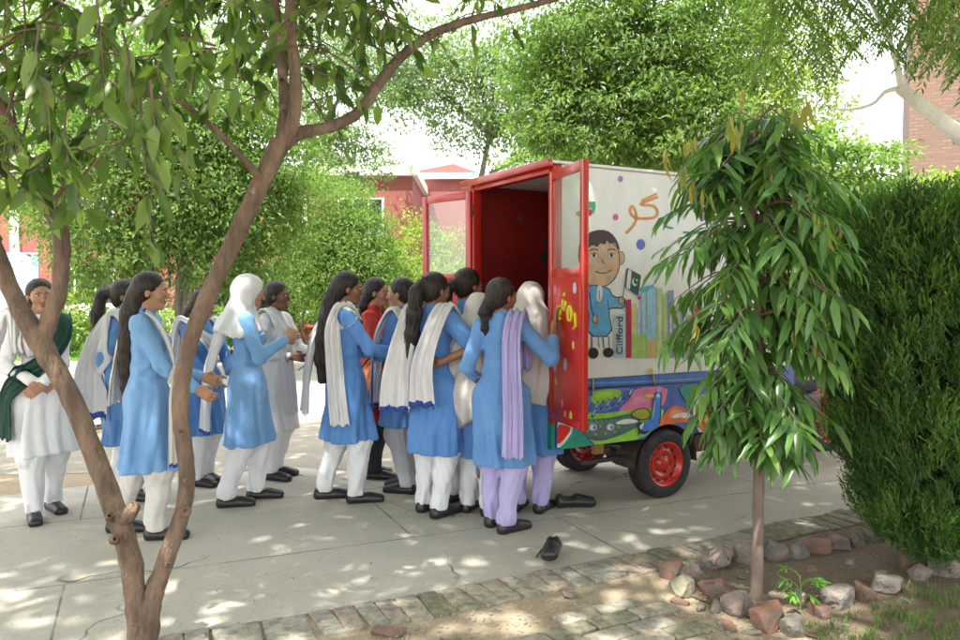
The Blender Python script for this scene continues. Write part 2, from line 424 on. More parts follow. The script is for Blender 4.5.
def strip(name,path,w,wd,field,m,parent,border=None,off=.012,amp=.012,nf=3.0,N_=76,M_=36,ph=0,push=True,th=.003,sides=None):
    """thin draped cloth laid along a path and pushed clear of the body"""
    if np.isscalar(w): w=[w]*len(path)
    wd=[wd]*len(path) if not isinstance(wd,list) else wd
    pp,ww=smooth_path(path,w,8); _,wx=smooth_path(path,[v[0] for v in wd],8); _,wy=smooth_path(path,[v[1] for v in wd],8); _,wz=smooth_path(path,[v[2] for v in wd],8)
    s=np.linspace(0,1,len(pp)); t=np.linspace(0,1,N_)
    Pp=np.stack([np.interp(t,s,pp[:,i]) for i in range(3)],1); W=np.interp(t,s,ww); D_=np.stack([np.interp(t,s,q) for q in (wx,wy,wz)],1); D_/=np.linalg.norm(D_,axis=1)[:,None]
    T=np.gradient(Pp,axis=0); Nn=np.cross(T,D_); Nn/=np.linalg.norm(Nn,axis=1)[:,None]+1e-9
    v=np.linspace(-1,1,M_)
    jag=.010*np.sin(v*7+ph)
    X=Pp[:,None]+D_[:,None]*(W[:,None,None]*.5*(v[None,:,None]+.05*np.sin(t*9+ph)[:,None,None]))
    a=amp*(np.sin(v[None]*math.pi*nf+ph+1.3*np.sin(t[:,None]*5+ph))+.55*np.sin(v[None]*math.pi*nf*2.6+2*ph+t[:,None]*5)+.3*np.sin(v[None]*math.pi*nf*4.3+ph-t[:,None]*7))
    X=X+Nn[:,None]*a[:,:,None]; X[:,:,2]+= jag[None]*np.abs(2*t-1)[:,None]
    X=X.reshape(-1,3)
    if push:
        for _ in range(5):
            d=field.at(X); e=.004
            g=np.stack([field.at(X+np.eye(3)[i]*e)-field.at(X-np.eye(3)[i]*e) for i in range(3)],1); g/=np.linalg.norm(g,axis=1)[:,None]+1e-9
            X=X+g*np.maximum(off+a.reshape(-1)*.5+amp*.5-d,0)[:,None]*.8
    Y=X.reshape(N_,M_,3); gu=np.gradient(Y,axis=0); gv=np.gradient(Y,axis=1); nn=np.cross(gu,gv); nn/=np.linalg.norm(nn,axis=2)[:,:,None]+1e-9
    A=Y+nn*th*.5; B=Y-nn*th*.5; V=np.vstack([A.reshape(-1,3),B.reshape(-1,3)]); n=N_*M_
    i=np.arange(N_-1)[:,None]*M_+np.arange(M_-1)[None]; q=np.stack([i,i+1,i+M_+1,i+M_],-1).reshape(-1,4)
    tt=(np.repeat(np.arange(N_-1),M_-1)); vv=np.tile(np.arange(M_-1),N_-1)
    ms=np.zeros(len(q),int)
    if border: 
        ms[(tt<2)|(tt>=N_-3)]=1
        if sides: ms[(vv<1)]=1
    Q=[q,q[:,::-1]+n]; mi=[ms,ms]
    e1=np.arange(M_-1); e2=np.arange(N_-1)*M_
    for k0,k1 in ((e1,e1+1),((N_-1)*M_+e1+1,(N_-1)*M_+e1),(e2+M_,e2),(e2+M_-1,e2+2*M_-1)):
        Q.append(np.stack([k1,k0,k0+n,k1+n],1)); mi.append(np.zeros(len(k0),int))
    return link(name,npmesh(name,V,np.vstack(Q),[m]+([border] if border else []),np.concatenate(mi)),parent)
def shoe_field(c,yaw,u,open_=False,pitch=0,roll=0,strap=True):
    M=Matrix.Translation(Vector(c))@Matrix.Rotation(yaw,4,'Z')@Matrix.Rotation(pitch,4,'X')@Matrix.Rotation(roll,4,'Y')
    Fd=Field(); t=lambda x,y,z:M@Vector((x*u,y*u,z*u))
    for x in (-.012,.012): Fd.cone(t(x,-.05,.036),t(x*1.4,.145,.027),.032*u,.027*u,.02)
    Fd.cone(t(0,-.058,.058),t(0,-.06,.03),.031*u,.033*u,.02)
    Fd.cone(t(0,.05,.050),t(0,.135,.028),.034*u,.029*u,.02)
    Fd.ell(t(0,.03,-.030),(.10*u,.17*u,.03*u),.006,M,sub=True)
    if open_:
        Fd.ell(t(0,-.012,.078),(.024*u,.070*u,.044*u),.006,M,sub=True)
        if strap: Fd.cone(t(-.034,.02,.045),t(0,.028,.068),.007*u,.007*u,.006); Fd.cone(t(0,.028,.068),t(.036,.018,.045),.007*u,.007*u,.006)
    else: Fd.ell(t(0,.0,.098),(.028*u,.075*u,.035*u),.012,M,sub=True)
    return Fd,M
def sole_mi(M,u):
    Mi=np.array(M.inverted())
    def f(V,Q):
        c=V[Q].mean(1); z=(c@Mi[:3,:3].T+Mi[:3,3])[:,2]; return (z<.016*u).astype(int)
    return f
def person(px,py,H,yaw,label,group=None,top=BLUE,bottom=WHITE,skin=0,feet=((.09,.03,-8),(-.09,-.03,8)),lean=0,side=0,
           rh=None,lh=None,rpole=(.3,-1,-.3),lpole=(-.3,-1,-.3),rhd=None,lhd=None,rcurl=.5,lcurl=.5,rpn=None,lpn=None,head=(0,0),hair='pony',hood=None,hem=.42,dup=(),
           slit=False,hip=(0,0),sleeve=1.0,rside=None,lside=None,tail=None,extra=None,loc=None,flare=.215,maryjane=False,clip=False):
    loc=loc or G(px,py); u=H/1.6
    root=empty('person',(loc.x,loc.y,0),R(yaw),label=label,cat='person',group=group)
    hc=Vector((hip[0],hip[1],.84*u)); RL=Matrix.Rotation(R(-lean),3,'X')@Matrix.Rotation(R(side),3,'Y')
    def S(x,y,z): return hc+RL@(Vector((x*u,y*u,z*u-.84*u)))
    hM=Matrix.Rotation(R(head[0]),3,'Z')@Matrix.Rotation(R(head[1]),3,'X')
    hcen=S(0,.012,1.36)+Vector((0,.012*u,.118*u)); hcen.z+= (H-.128*u-hcen.z)*(1 if abs(lean)<2 else 0)
    def Hd(x,y,z): return hcen+hM@Vector((x*u,y*u,z*u))
    hM4=hM.to_4x4()
    ph=random.uniform(0,6.28); bw=random.uniform(.86,.97)
    # ---- joints
    ft=[(Vector((f[0]*u,f[1]*u,0)),R(f[2]),(f[3] if len(f)>3 else 0)) for f in feet]
    hips=[hc+Vector((.085*u,0,0)),hc-Vector((.085*u,0,0))]
    legs=[]
    for (fp,fy,lift),hj in zip(ft,hips):
        fw=Matrix.Rotation(fy,3,'Z')@Vector((0,1,0)); an=fp+Vector((0,0,.075*u+lift*u))-fw*.045*u
        kn,an=ik(hj,an,.40*u,.375*u,fw+Vector((0,.4,0))); legs.append((hj,kn,an,fp,fy,lift,fw))
    sh=[S(.145*bw,-.005,1.29),S(-.145*bw,-.005,1.29)]
    tg=[Vector(rh)*u if rh else S(.21,.04,.82),Vector(lh)*u if lh else S(-.21,.04,.82)]
    arms=[]
    for s_,t_,pl in zip(sh,tg,(rpole,lpole)):
        e,w=ik(s_,t_,.275*u,.24*u,pl); arms.append((s_,e,w))
    # ---- body
    B=Field(); 
    B.cone(S(0,0,1.19),S(0,0,1.0),.098*u,.082*u,.03,.72); B.cone(S(0,0,1.0),S(0,-.005,.86),.082*u,.110*u,.04,.75)
    B.cone(S(.10,-.005,1.275),S(-.10,-.005,1.275),.040*u,.040*u,.03)
    for hj,kn,an,fp,fy,lift,fw in legs:
        B.cone(hj,kn,.062*u,.045*u,.04); B.cone(kn,an,.048*u,.033*u,.02)
        B.cone(an+Vector((0,0,-.025*u)),fp+fw*.10*u+Vector((0,0,.03*u+lift*.5*u)),.030*u,.024*u,.015)
    B.cone(S(0,-.008,1.30),Hd(0,-.022,-.055),.052*u,.046*u,.03)
    for (s_,e,w),hd,cl,sg,pn,sd in zip(arms,(rhd,lhd),(rcurl,lcurl),(1,-1),(rpn,lpn),(rside,lside)):
        B.cone(s_,e,.034*u,.031*u,.03); B.cone(e,w,.034*u,.023*u,.015)
        d=Vector(hd) if hd else (w-e)
        pnv=Vector(pn) if pn else Vector((-sg,.1,0))
        if abs(d.normalized().dot(pnv.normalized()))>.85: pnv=Vector((0,0,-1))
        sdv=Vector(sd) if sd else pnv.cross(d)*(-sg)
        if not sd and sdv.dot(Vector((-sg*.2,1,.3)))<0: sdv=-sdv
        hand(B,w,d,sdv,pnv,cl,u*.93)
    # head
    B.ell(Hd(0,-.012,.034),np.array((.072,.088,.080))*u,.02,hM4); B.cone(Hd(0,.028,.01),Hd(0,.046,-.075),.056*u,.032*u,.03)
    for s in (1,-1):
        B.ell(Hd(.036*s,.058,-.020),np.array((.026,.022,.026))*u,.02,hM4)
        B.ell(Hd(.073*s,-.004,-.008),np.array((.009,.016,.025))*u,.006,hM4)
        B.ell(Hd(.0285*s,.094,.008),np.array((.017,.014,.011))*u,.010,hM4,sub=True)
        B.ell(Hd(.028*s,.079,.026),np.array((.022,.010,.007))*u,.010,hM4)
    B.cone(Hd(0,.084,.012),Hd(0,.101,-.026),.0080*u,.0105*u,.010)
    for s in (1,-1): B.ell(Hd(.010*s,.094,-.030),np.array((.009,.009,.007))*u,.006,hM4)
    B.ell(Hd(0,.083,-.051),np.array((.022,.010,.0055))*u,.004,hM4); B.ell(Hd(0,.081,-.062),np.array((.018,.010,.0065))*u,.004,hM4)
    B.ell(Hd(0,.068,-.086),np.array((.018,.016,.014))*u,.012,hM4)
    zl=.0; zs=[ -.03 ]
    hl=min(min(a[2].z for a in arms)-.12,1.2)
    while zs[-1]<H+.05:
        z=zs[-1]; zs.append(z+(.0045 if z>H-.27*u else (.0065 if z>hl else .014)))
    Hi=np.array(hM.transposed()); hcn=np.array(hcen)
    def lips(V,Q):
        q=(V[Q].mean(1)-hcn)@Hi.T/u
        return ((np.abs(q[:,0])<.021)&(q[:,1]>.078)&(q[:,2]<-.0465)&(q[:,2]>-.0675)&(np.abs(q[:,0])*.35<.021-np.abs(q[:,2]+.0565))).astype(int)
    sdf_obj('body',B,[SKIN[skin],LIP],root,.0062,np.array(zs),lips)
    # eyes and brows
    for s in (1,-1):
        M=hM4.copy(); M.translation=Hd(.0285*s,.0745,.008)
        e=MB(); seg=12
        prof=[(.0001,.0135),(.0050,.0126),(.0051,.0125),(.0095,.0090),(.0125,.0040),(.0120,-.004)]
        Rx=M@Matrix.Rotation(R(-90),4,'X')@Matrix.Diagonal((u,u*.62,u,1))
        e.lathe(prof[:3],IRIS,seg,Rx); e.lathe(prof[2:],EYEW,seg,Rx); e.build('eye',root)
        b=MB(); b.tube([Hd(.012*s,.0895,.024),Hd(.026*s,.0885,.030),Hd(.044*s,.073,.026)],[.0022*u,.0030*u,.0014*u],BROW,6); b.tube([Hd(.016*s,.0885,.012),Hd(.028*s,.0885,.0165),Hd(.041*s,.079,.012)],[.0010*u,.0014*u,.0012*u],BROW,5); b.build('eyebrow',root)
    # ---- kameez
    K=Field(); fm=(ft[0][0]+ft[1][0])*.5; hz=hem*u
    hb=Vector((hc.x*.45+fm.x*.55,hc.y*.45+fm.y*.55,hz-.02))
    K.cone(S(0,.006,1.21),S(0,.004,1.0),.138*bw*u,.118*bw*u,.04,.78); K.cone(S(0,.004,1.0),hc+Vector((0,0,-.02*u)),.118*bw*u,.158*bw*u,.06,.80)
    K.cone(hc+Vector((0,0,-.02*u)),hb,.158*bw*u,flare*bw*u,.06,.80)
    K.cone(S(.108*bw,-.006,1.282),S(-.108*bw,-.006,1.282),.055*u,.055*u,.03); K.cone(S(0,-.01,1.31),S(0,-.006,1.352),.064*u,.056*u,.012)
    for s in (1,-1): K.ell(S(.062*s,.078,1.165),np.array((.062,.052,.062))*u,.03)
    for (s_,e,w) in arms:
        ew=e+(w-e)*(.90 if sleeve==1 else sleeve if sleeve else .12)
        if sleeve: K.cone(s_,e,.056*u,.046*u,.03); K.cone(e,ew,.046*u,.036*u,.02)
        else: K.cone(s_,s_+(e-s_)*.75,.067*u,.062*u,.03)
    for hj,kn,*_ in legs: K.cone(hj,kn,.092*u,.102*u,.08)
    hx,hy=hc.x,hc.y; vx,vy=hb.x-hc.x,hb.y-hc.y
    if slit:
        for s in ((1,) if slit==1 else (1,-1)): K.cone(hc+Vector((.205*u*s,.01*u,-.06*u)),Vector((hb.x+.25*u*s,hb.y+.01*u,hz-.05)),.003*u,.062*u,.006,sub=True)
    def disp(x,y,z):
        f=np.clip((hc.z+.12*u-z)/(hc.z-hz),0,1); t=np.clip((hc.z-z)/(hc.z-hz),0,1)
        th=np.arctan2(x-hx-vx*t,(y-hy-vy*t)*1.25)
        a=.026*u*(.18+.82*f**1.1)
        o=a*(np.sin(7*th+ph+1.2*np.sin(z*5+ph))*.55+np.sin(13*th+2*ph+np.sin(z*7))*.30+np.sin(4*th-ph)*.35)
        s1=np.sin(8*th+ph+2.2*np.sin(z*4+ph)); o=o+a*.6*(1-np.abs(s1))**1.5
        o=o+.0008*np.sin(x*42+z*33+ph)*np.sin(y*47-z*51+ph)+.0008*np.sin(z*70+x*46+y*43+3*np.sin(x*19+ph)+3*np.sin(y*17))
        rg=1-np.abs(np.sin(z*34+5*np.sin(x*9+ph)+4.5*np.sin(y*10+ph*2))); o=o-.006*rg**2*np.clip((z-.75*u)/.2,0,1)
        rg=1-np.abs(np.sin(x*30+y*26+3*np.sin(z*13+ph))); o=o+.0045*rg**2
        o=o+.005*np.exp(-((z-1.0*u)/.07)**2)*np.sin(z*75+3*np.sin(th*2+ph)+x*12)
        return o
    K.disp=disp; top=(BLUE3 if (top is BLUE and int(px)%3==0) else top); K.cut=lambda x,y,z:(hz-.004+.005*np.sin(x*11+ph)+.005*np.sin(y*13)-z)+0*x*y
    sdf_obj('tunic' ,K,[top],root,.0095)
    # ---- trousers
    T=Field()
    for hj,kn,an,fp,fy,lift,fw in legs:
        T.cone(hj+Vector((0,0,0)),kn,.088*u,.086*u,.05); T.cone(kn,an+Vector((0,0,.02*u)),.086*u,.056*u,.05); T.cone(an+Vector((0,0,.03*u)),an-Vector((0,0,.025*u)),.060*u,.055*u,.02)
    def dt(x,y,z):
        q=np.sin(x*52+y*44+3*np.sin(z*8+ph)); return .008*u*np.sin(z*24+5*np.sin(x*14+ph)+4*np.sin(y*12+ph))*np.clip((.40*u-z)/.25,.1,1)+.009*u*(1-np.abs(q))**1.4+.003*np.sin(x*95-y*80+z*14)
    T.disp=dt; zt_=(hem+.012)*u; T.cut=lambda x,y,z:np.maximum(.055*u-z,z-zt_)+0*x*y
    sdf_obj('trousers',T,[bottom],root,.0095)
    # ---- shoes
    for hj,kn,an,fp,fy,lift,fw in legs:
        Fd,M=shoe_field(fp-fw*.02*u+Vector((0,0,.0+lift*u*.9)),fy,u*.99,open_=maryjane,pitch=-R(lift*420),strap=maryjane)
        sdf_obj('shoe',Fd,[SHOE,SOLE],root,.0055,mi=sole_mi(M,u))
    if maryjane:
        for hj,kn,an,fp,fy,lift,fw in legs:
            Sk=Field(); Sk.cone(an-Vector((0,0,.01)),fp+fw*.07*u+Vector((0,0,.032*u)),.034*u,.027*u,.02); sdf_obj('sock',Sk,[WHITE],root,.007)
    # ---- hair
    if hood is None or hood=='shawl':
        Hf=Field(); Hf.ell(Hd(0,-.017,.040),np.array((.083,.095,.088))*u,.02,hM4); Hf.ell(Hd(0,-.05,-.01),np.array((.070,.055,.075))*u,.03,hM4)
        Hf.ell(Hd(0,.122,-.020),np.array((.084,.090,.106))*u,.008,hM4,sub=True)
        for s in (1,-1): Hf.ell(Hd(.085*s,.012,-.035),np.array((.028,.034,.045))*u,.006,hM4,sub=True)
        tl=tail or {'pony':[((0,-.10,.03),.034),((0,-.155,-.02),.036),((.0,-.165,-.12),.038),((0,-.155,-.24),.034),((0,-.15,-.36),.018)],
            'bun':[((0,-.095,-.02),.045),((0,-.12,-.03),.046)],
            'long':[((0,-.075,-.02),.062),((0,-.10,-.12),.062),((0,-.125,-.25),.056),((0,-.14,-.40),.050),((0,-.14,-.56),.036),((0,-.13,-.66),.012)],
            'short':[((0,-.07,-.04),.055)]}[hair]
        Rb=Matrix.Rotation(R(head[0]*.5),3,'Z')
        pts=[hcen+(hM if i<2 else Rb)@(Vector(q)*u) for i,(q,_) in enumerate(tl)]; rs=[r*u for _,r in tl]
        for i in range(len(pts)-1): Hf.cone(pts[i],pts[i+1],rs[i],rs[i+1],.02)
        hn=np.array(hcen)
        def dh(x,y,z): return .0022*np.sin(np.arctan2(x-hn[0],y-hn[1]+.05)*34+3*np.sin(z*30))+.0028*np.sin(x*170+y*120+2.5*np.sin(z*22))*(z<hn[2]-.06)+.004*np.sin(z*38+ph)*(z<hn[2]-.1)
        Hf.disp=dh; hr=sdf_obj('hair',Hf,[HAIR],root,.0065)
        stn=NM(); pn=np.array([tuple(q) for q in pts])
        for _ in range(46):
            k0=rng.integers(0,max(1,len(pn)-2)); seq=pn[k0:k0+3] if len(pn)>2 else pn
            rr0=np.array(rs[k0:k0+len(seq)])*1.04; dr=rdir(1)[0]; q=seq+dr*rr0[:,None]+rng.normal(size=seq.shape)*.006; stn.tube(q,[.0011,.0010,.0006][:len(q)],3,4)
        for _ in range(14):
            a_=rdir(1)[0]; a_[2]=abs(a_[2]); a_[1]-=.4; a_/=np.linalg.norm(a_); o_=np.array([tuple(Hd(*(np.array([0,-.017,.040])+a_*np.array([.083,.095,.088])*.99)))])[0]; q=np.array([o_,o_+a_*.006+rng.normal(size=3)*.008,o_+a_*.006+rng.normal(size=3)*.018+[0,0,-.02]]); stn.tube(q,[.0010,.0008,.0005],3,3)
        stn.build('loose_strands',[HAIR],hr,kind='stuff')
        if clip:
            c=MB(); c.tube([Hd(-.03,-.112,.055),Hd(0,-.125,.068),Hd(.03,-.112,.055)],[.008*u,.010*u,.008*u],mat('mint_hair_clip',(.35,.75,.55),.35),8); c.build('hair_clip',hr)
        if hood=='none': pass
    else:
        hm=hood['mat']; Hf=Field()
        Hf.ell(Hd(0,-.014,.040),np.array((.088,.103,.095))*u,.03,hM4); Hf.cone(Hd(0,-.035,.0),S(0,-.035,1.33),.085*u,.085*u,.05); 
        Hf.cone(S(0,-.025,1.35),S(0,-.01,1.20),.098*u,.178*u,.05,.80)
        for q0,q1,r0,r1,sy in hood.get('add',()): Hf.cone(S(*q0),S(*q1),r0*u,r1*u,.06,sy)
        Hf.ell(Hd(0,.125,-.02),np.array((.062,.085,.088))*u,.012,hM4,sub=True)
        zc=hood.get('z',1.12)*u
        hn=np.array(hcen)
        def dd(x,y,z):
            th=np.arctan2(x-hn[0],y-hn[1]+.03); f=np.clip((hn[2]+.05-z)/.5,0,1)
            return .016*f*np.sin(8*th+ph+3*np.sin(z*6))*.6+.010*f*np.sin(15*th+z*9)+.006*np.sin(z*34+4*np.sin(th*1.5+ph))*np.exp(-((z-hn[2]+.14)/.12)**2)+.003*np.sin(x*50+z*40)*np.sin(y*44+ph)
        Hf.disp=dd; sl=hood.get('slope',.0); Hf.cut=lambda x,y,z:(zc+sl*x+.02*np.sin(x*14+ph)+.012*np.sin(y*21)-z)
        bd=hood.get('border')
        hh=sdf_obj('headscarf',Hf,[hm]+([bd] if bd else []),root,.0085)
    # ---- dupattas
    for i,dp in enumerate(dup):
        pth=[tuple(Vector(q)*u) for q in dp['p']]
        strip(dp.get('name','dupatta'),pth,[w*u for w in dp['w']] if isinstance(dp['w'],(list,tuple)) else dp['w']*u,dp.get('d',(1,0,0)),K,dp.get('m',DWHITE),root,dp.get('b'),dp.get('off',.012),dp.get('amp',.012),dp.get('nf',3),ph=ph+i,sides=dp.get('s'))
    if extra: extra(root,arms,S,Hd,u)
    return root
# ---------------------------------------------------------------- people
GQ='schoolgirls queueing in the yard'
def booklet(): pass
# woman in white with a green sash
def p1():
    r=person(44,517,1.60,-142,'smiling person in white with a dark green sash, hands clasped, seen through the tree fork',GQ,WHITE,WHITE,2,
      feet=((.07,.10,-5),(-.08,-.10,10)),rh=(.07,.20,.93),lh=(.03,.235,.91),rpole=(.9,-.7,-.2),lpole=(-.9,-.7,-.2),rhd=(-.75,.35,-.4),lhd=(.75,.3,-.45),rcurl=1.15,lcurl=1.15,rpn=(0,-1,-.2),lpn=(0,-1,-.2),
      head=(2,2),hair='bun',hem=.43,maryjane=True,flare=.22,
      dup=[dict(name='sash',p=[(-.14,-.12,1.15),(-.13,-.04,1.36),(-.11,.12,1.22),(.0,.16,1.06),(.13,.13,.95),(.20,.04,.84),(.22,.03,.70),(.22,.02,.55)],w=[.10,.11,.11,.12,.13,.15,.18,.20],d=[(1,0,.3),(1,0,0),(.8,0,.7),(.5,0,1),(.3,-.2,1),(.2,-.8,.6),(.3,-1,.1),(.3,-1,0)],m=GREENC,amp=.008),
           dict(p=[(.12,.1,1.1),(.13,.02,1.37),(.17,-.12,1.30),(.24,-.26,1.05),(.29,-.30,.75),(.31,-.28,.46)],w=[.12,.14,.2,.26,.30,.30],d=[(1,0,0),(1,.3,0),(.6,.8,0),(.3,.9,0),(.3,.9,0),(.3,.9,0)],amp=.02)])
    return r
p1()
person(126,499,1.60,-84,'person with black ponytail and white dupatta down her back, second girl from the left',GQ,BLUE,WHITE,1,
   feet=((.09,.06,0),(-.09,-.06,0)),hair='pony',dup=[dict(p=[(.10,.13,1.0),(.12,.06,1.30),(.12,-.04,1.36),(.15,-.11,1.2),(.17,-.15,.95),(.18,-.17,.62)],w=[.14,.16,.18,.22,.25,.27],d=[(1,0,0),(1,0,0),(1,.2,0),(.6,.8,0),(.3,1,0),(.3,1,0)],b=NAVY,amp=.014)],tail=[((0,-.09,.05),.036),((0,-.17,.01),.040),((0,-.20,-.12),.044),((.02,-.20,-.25),.036),((.02,-.22,-.36),.014)])
person(150,536,1.635,-82,'person with long wavy black hair and pale blue tunic, just behind the right tree stem',GQ,BLUE2,OFFW,2,
   feet=((.09,.10,0),(-.09,-.17,0)),rh=(.13,.31,.90),rpole=(.3,-.9,-.6),lh=(-.1,.30,.95),hair='long',rcurl=.7,rhd=(-.1,.8,-.5),head=(4,-3),
   dup=[dict(p=[(.13,.02,1.37),(.125,.10,1.28),(.13,.17,1.10),(.155,.19,.85),(.18,.20,.62),(.19,.20,.46)],w=[.07,.085,.09,.10,.11,.12],d=[(1,0,0),(1,.4,0),(1,.4,0),(1,-.3,0),(1,-.5,0),(1,-.5,0)],m=DCREAM,b=NAVY,amp=.007),
        dict(p=[(-.13,.02,1.37),(-.10,-.12,1.3),(-.1,-.2,1.0),(-.1,-.22,.8)],w=[.1,.15,.18,.2],m=DCREAM,amp=.01)])
def paper(root,arms,S,Hd,u):
    w=arms[0][2]; m=MB(); m.box((-.11,-.075,-.004),(.11,.075,.004),mat('white_paper',(.78,.78,.78),.6),.001,Matrix.Translation(w+Vector((-.08,.10,-.03)))@Matrix.Rotation(R(-25),4,'X')@Matrix.Rotation(R(15),4,'Z'))
    o=m.build('notebook',None,label='open white notebook held low by the girl behind the right tree stem',cat='notebook'); o.matrix_world=root.matrix_world.copy(); o.location=root.location; o.rotation_euler=root.rotation_euler
person(203,484,1.53,-118,'person with white dupatta across her chest, partly behind the right tree stem',GQ,BLUE,WHITE,2,
   feet=((.08,.06,10),(-.09,-.02,-10)),rh=(.10,.26,.90),lh=(-.05,.27,.92),rpole=(.9,-.7,-.2),lpole=(-.9,-.7,-.2),hair='long',head=(15,-4),
   tail=[((0,-.075,-.02),.06),((.03,-.10,-.10),.064),((.05,-.11,-.20),.055),((.05,-.11,-.30),.02)],extra=paper,
   dup=[dict(p=[(.13,-.16,.9),(.14,-.05,1.34),(.12,.10,1.24),(.0,.165,1.13),(-.12,.10,1.24),(-.14,-.05,1.34),(-.13,-.16,.9)],w=[.15,.14,.16,.2,.16,.14,.15],d=[(1,0,0),(1,0,0),(.5,0,1),(0,.2,1),(-.5,0,1),(-1,0,0),(-1,0,0)],amp=.012)])
def book5(root,arms,S,Hd,u):
    w=arms[0][2]; M=Matrix.Translation(w+Vector((-.02,.05,.06)))@Matrix.Rotation(R(14),4,'X')@Matrix.Rotation(R(-75),4,'Z')
    m=MB(); m.box((-.075,-.007,-.10),(.075,.007,.10),mat('lilac_cover',(.45,.40,.72),.45),.002,M); m.box((-.05,-.0095,-.09),(.0,-.0072,-.03),mat('green_sticker',(.05,.35,.18),.5),0,M); m.box((-.062,-.0092,.0),(.055,-.0072,.08),mat('white_paper',(.78,.78,.78)),0,M)
    o=m.build('booklet',None,label='lilac booklet held up by the girl in the white headscarf',cat='booklet'); o.location=root.location; o.rotation_euler=root.rotation_euler
person(248,503,1.63,-72,'person in short white headscarf and blue tunic, reading a lilac booklet',GQ,BLUE2,WHITE,2,
   feet=((.085,-.10,-4),(-.08,.10,-6)),rh=(.12,.27,1.16),rpole=(.4,-.5,-1),rhd=(-.4,.35,.5),lh=(-.08,.26,1.13),hip=(0,.0),lean=0,head=(2,-8),rcurl=.9,
   hood=dict(mat=DWHITE,z=1.19,slope=-.12,add=[((0,-.06,1.30),(0,-.10,1.18),.12,.17,.7)]),
   dup=[dict(p=[(-.06,-.14,1.30),(-.08,-.22,1.05),(-.09,-.27,.8),(-.09,-.28,.50)],w=[.2,.22,.24,.26],b=NAVY,amp=.02,d=(1,.15,0))])
def stick(root,arms,S,Hd,u):
    w=arms[1][2]; d=Vector((.85,-.1,-.35)); m=MB(); a=w+Vector((-.02,.05,-.0)); m.tube([a,a+d*.17,a+d*.34],[.006,.0055,.004],mat('brown_stick',(.07,.035,.02),.6),6)
    o=m.build('stick',None,label='thin dark stick in the fist of the girl in plain white',cat='stick'); o.location=root.location; o.rotation_euler=root.rotation_euler
    c=arms[0][0]*.5+arms[0][1]*.5; m=MB(); n=12; m.tube([c+Vector((.062,.05*math.cos(a),.055*math.sin(a))) for a in [R(-130+260*i/n) for i in range(n+1)]],[.004+.013*math.sin(math.pi*i/n) for i in range(n+1)],BLACKC,6); m.build('crescent_mark',root)
person(277,478,1.60,-112,'person in plain white tunic and trousers with a black crescent mark on the sleeve',GQ,WHITE,WHITE,3,
   feet=((.08,.04,0),(-.08,-.02,15)),lh=(-.12,.30,1.02),lpole=(-.6,-.8,-.5),lcurl=1.5,lhd=(.1,.9,.1),rh=(.1,.22,1.0),hair='bun',head=(14,0),extra=stick,hem=.40,
   dup=[dict(p=[(.08,-.14,1.0),(.1,-.02,1.36),(.10,.14,1.2),(.09,.19,.9),(.08,.21,.55)],w=.14,amp=.01)])
person(346,501,1.66,-72,'person in blue with waist-length straight hair, facing right beside the woman in red',GQ,BLUE,WHITE,1,
   feet=((.09,.10,-4),(-.09,-.10,-4)),rh=(.10,.38,1.03),rpole=(.4,-.7,-.9),lh=(-.06,.36,1.02),hair='long',hem=.44,head=(-6,-4),
   tail=[((0,-.07,.0),.066),((.0,-.11,-.10),.058),((.01,-.15,-.22),.056),((.015,-.17,-.36),.056),((.02,-.18,-.50),.050),((.02,-.18,-.62),.028)],
   dup=[dict(p=[(.13,.05,1.25),(.12,-.02,1.38),(.14,-.10,1.22),(.165,-.10,1.0),(.185,-.08,.75),(.19,-.06,.56)],w=[.09,.09,.10,.11,.12,.13],d=[(0,1,0)]*1+[(.3,1,0)]+[(.2,1,0)]*4,amp=.008),
        dict(p=[(-.1,.05,1.25),(-.11,-.04,1.37),(-.1,-.17,1.2),(-.08,-.24,.95),(-.07,-.27,.62)],w=[.1,.12,.16,.2,.22],amp=.015)])
person(375,477,1.63,-98,'person in a red printed tunic over black trousers, the only one in red','women and girls by the open doors',REDC,BLACKC,2,
   feet=((.08,.05,0),(-.08,-.03,0)),rh=(.08,.32,1.03),rpole=(.6,-.7,-.5),hair='long',hem=.46,tail=[((0,-.075,-.02),.055),((0,-.10,-.10),.05),((0,-.12,-.2),.035),((0,-.12,-.3),.02)],
   dup=[dict(p=[(-.14,-.16,.9),(-.13,-.02,1.37),(-.08,.13,1.22),(.02,.17,1.08),(.12,.13,.98),(.18,.02,.85),(.19,-.02,.6)],w=[.12,.13,.14,.15,.16,.16,.2],d=[(1,0,0),(1,0,0),(.8,0,.7),(.5,0,1),(.3,-.2,1),(.2,-.8,.6),(.3,-1,.1)],m=mat('orange_red_scarf',(.42,.10,.04),.75,(.5,.2,.06),50),amp=.008)])
person(404,491,1.62,72,'person in blue with grey trousers, turned left to face the woman in red',GQ,BLUE,GREY,2,
   feet=((.08,.04,0),(-.08,-.02,0)),lh=(-.09,.32,1.04),lpole=(-.4,-.7,-.8),hair='bun',hem=.50,head=(4,0),flare=.20,
   dup=[dict(p=[(.10,.12,1.1),(.12,0,1.37),(.11,-.12,1.25),(.1,-.19,1.0),(.1,-.20,.75)],w=.14,amp=.012,b=NAVY),
        dict(p=[(-.12,-.14,1.1),(-.13,0,1.37),(-.13,.12,1.2),(-.14,.16,.9),(-.15,.17,.65)],w=.13,amp=.012,b=NAVY,s=1)])
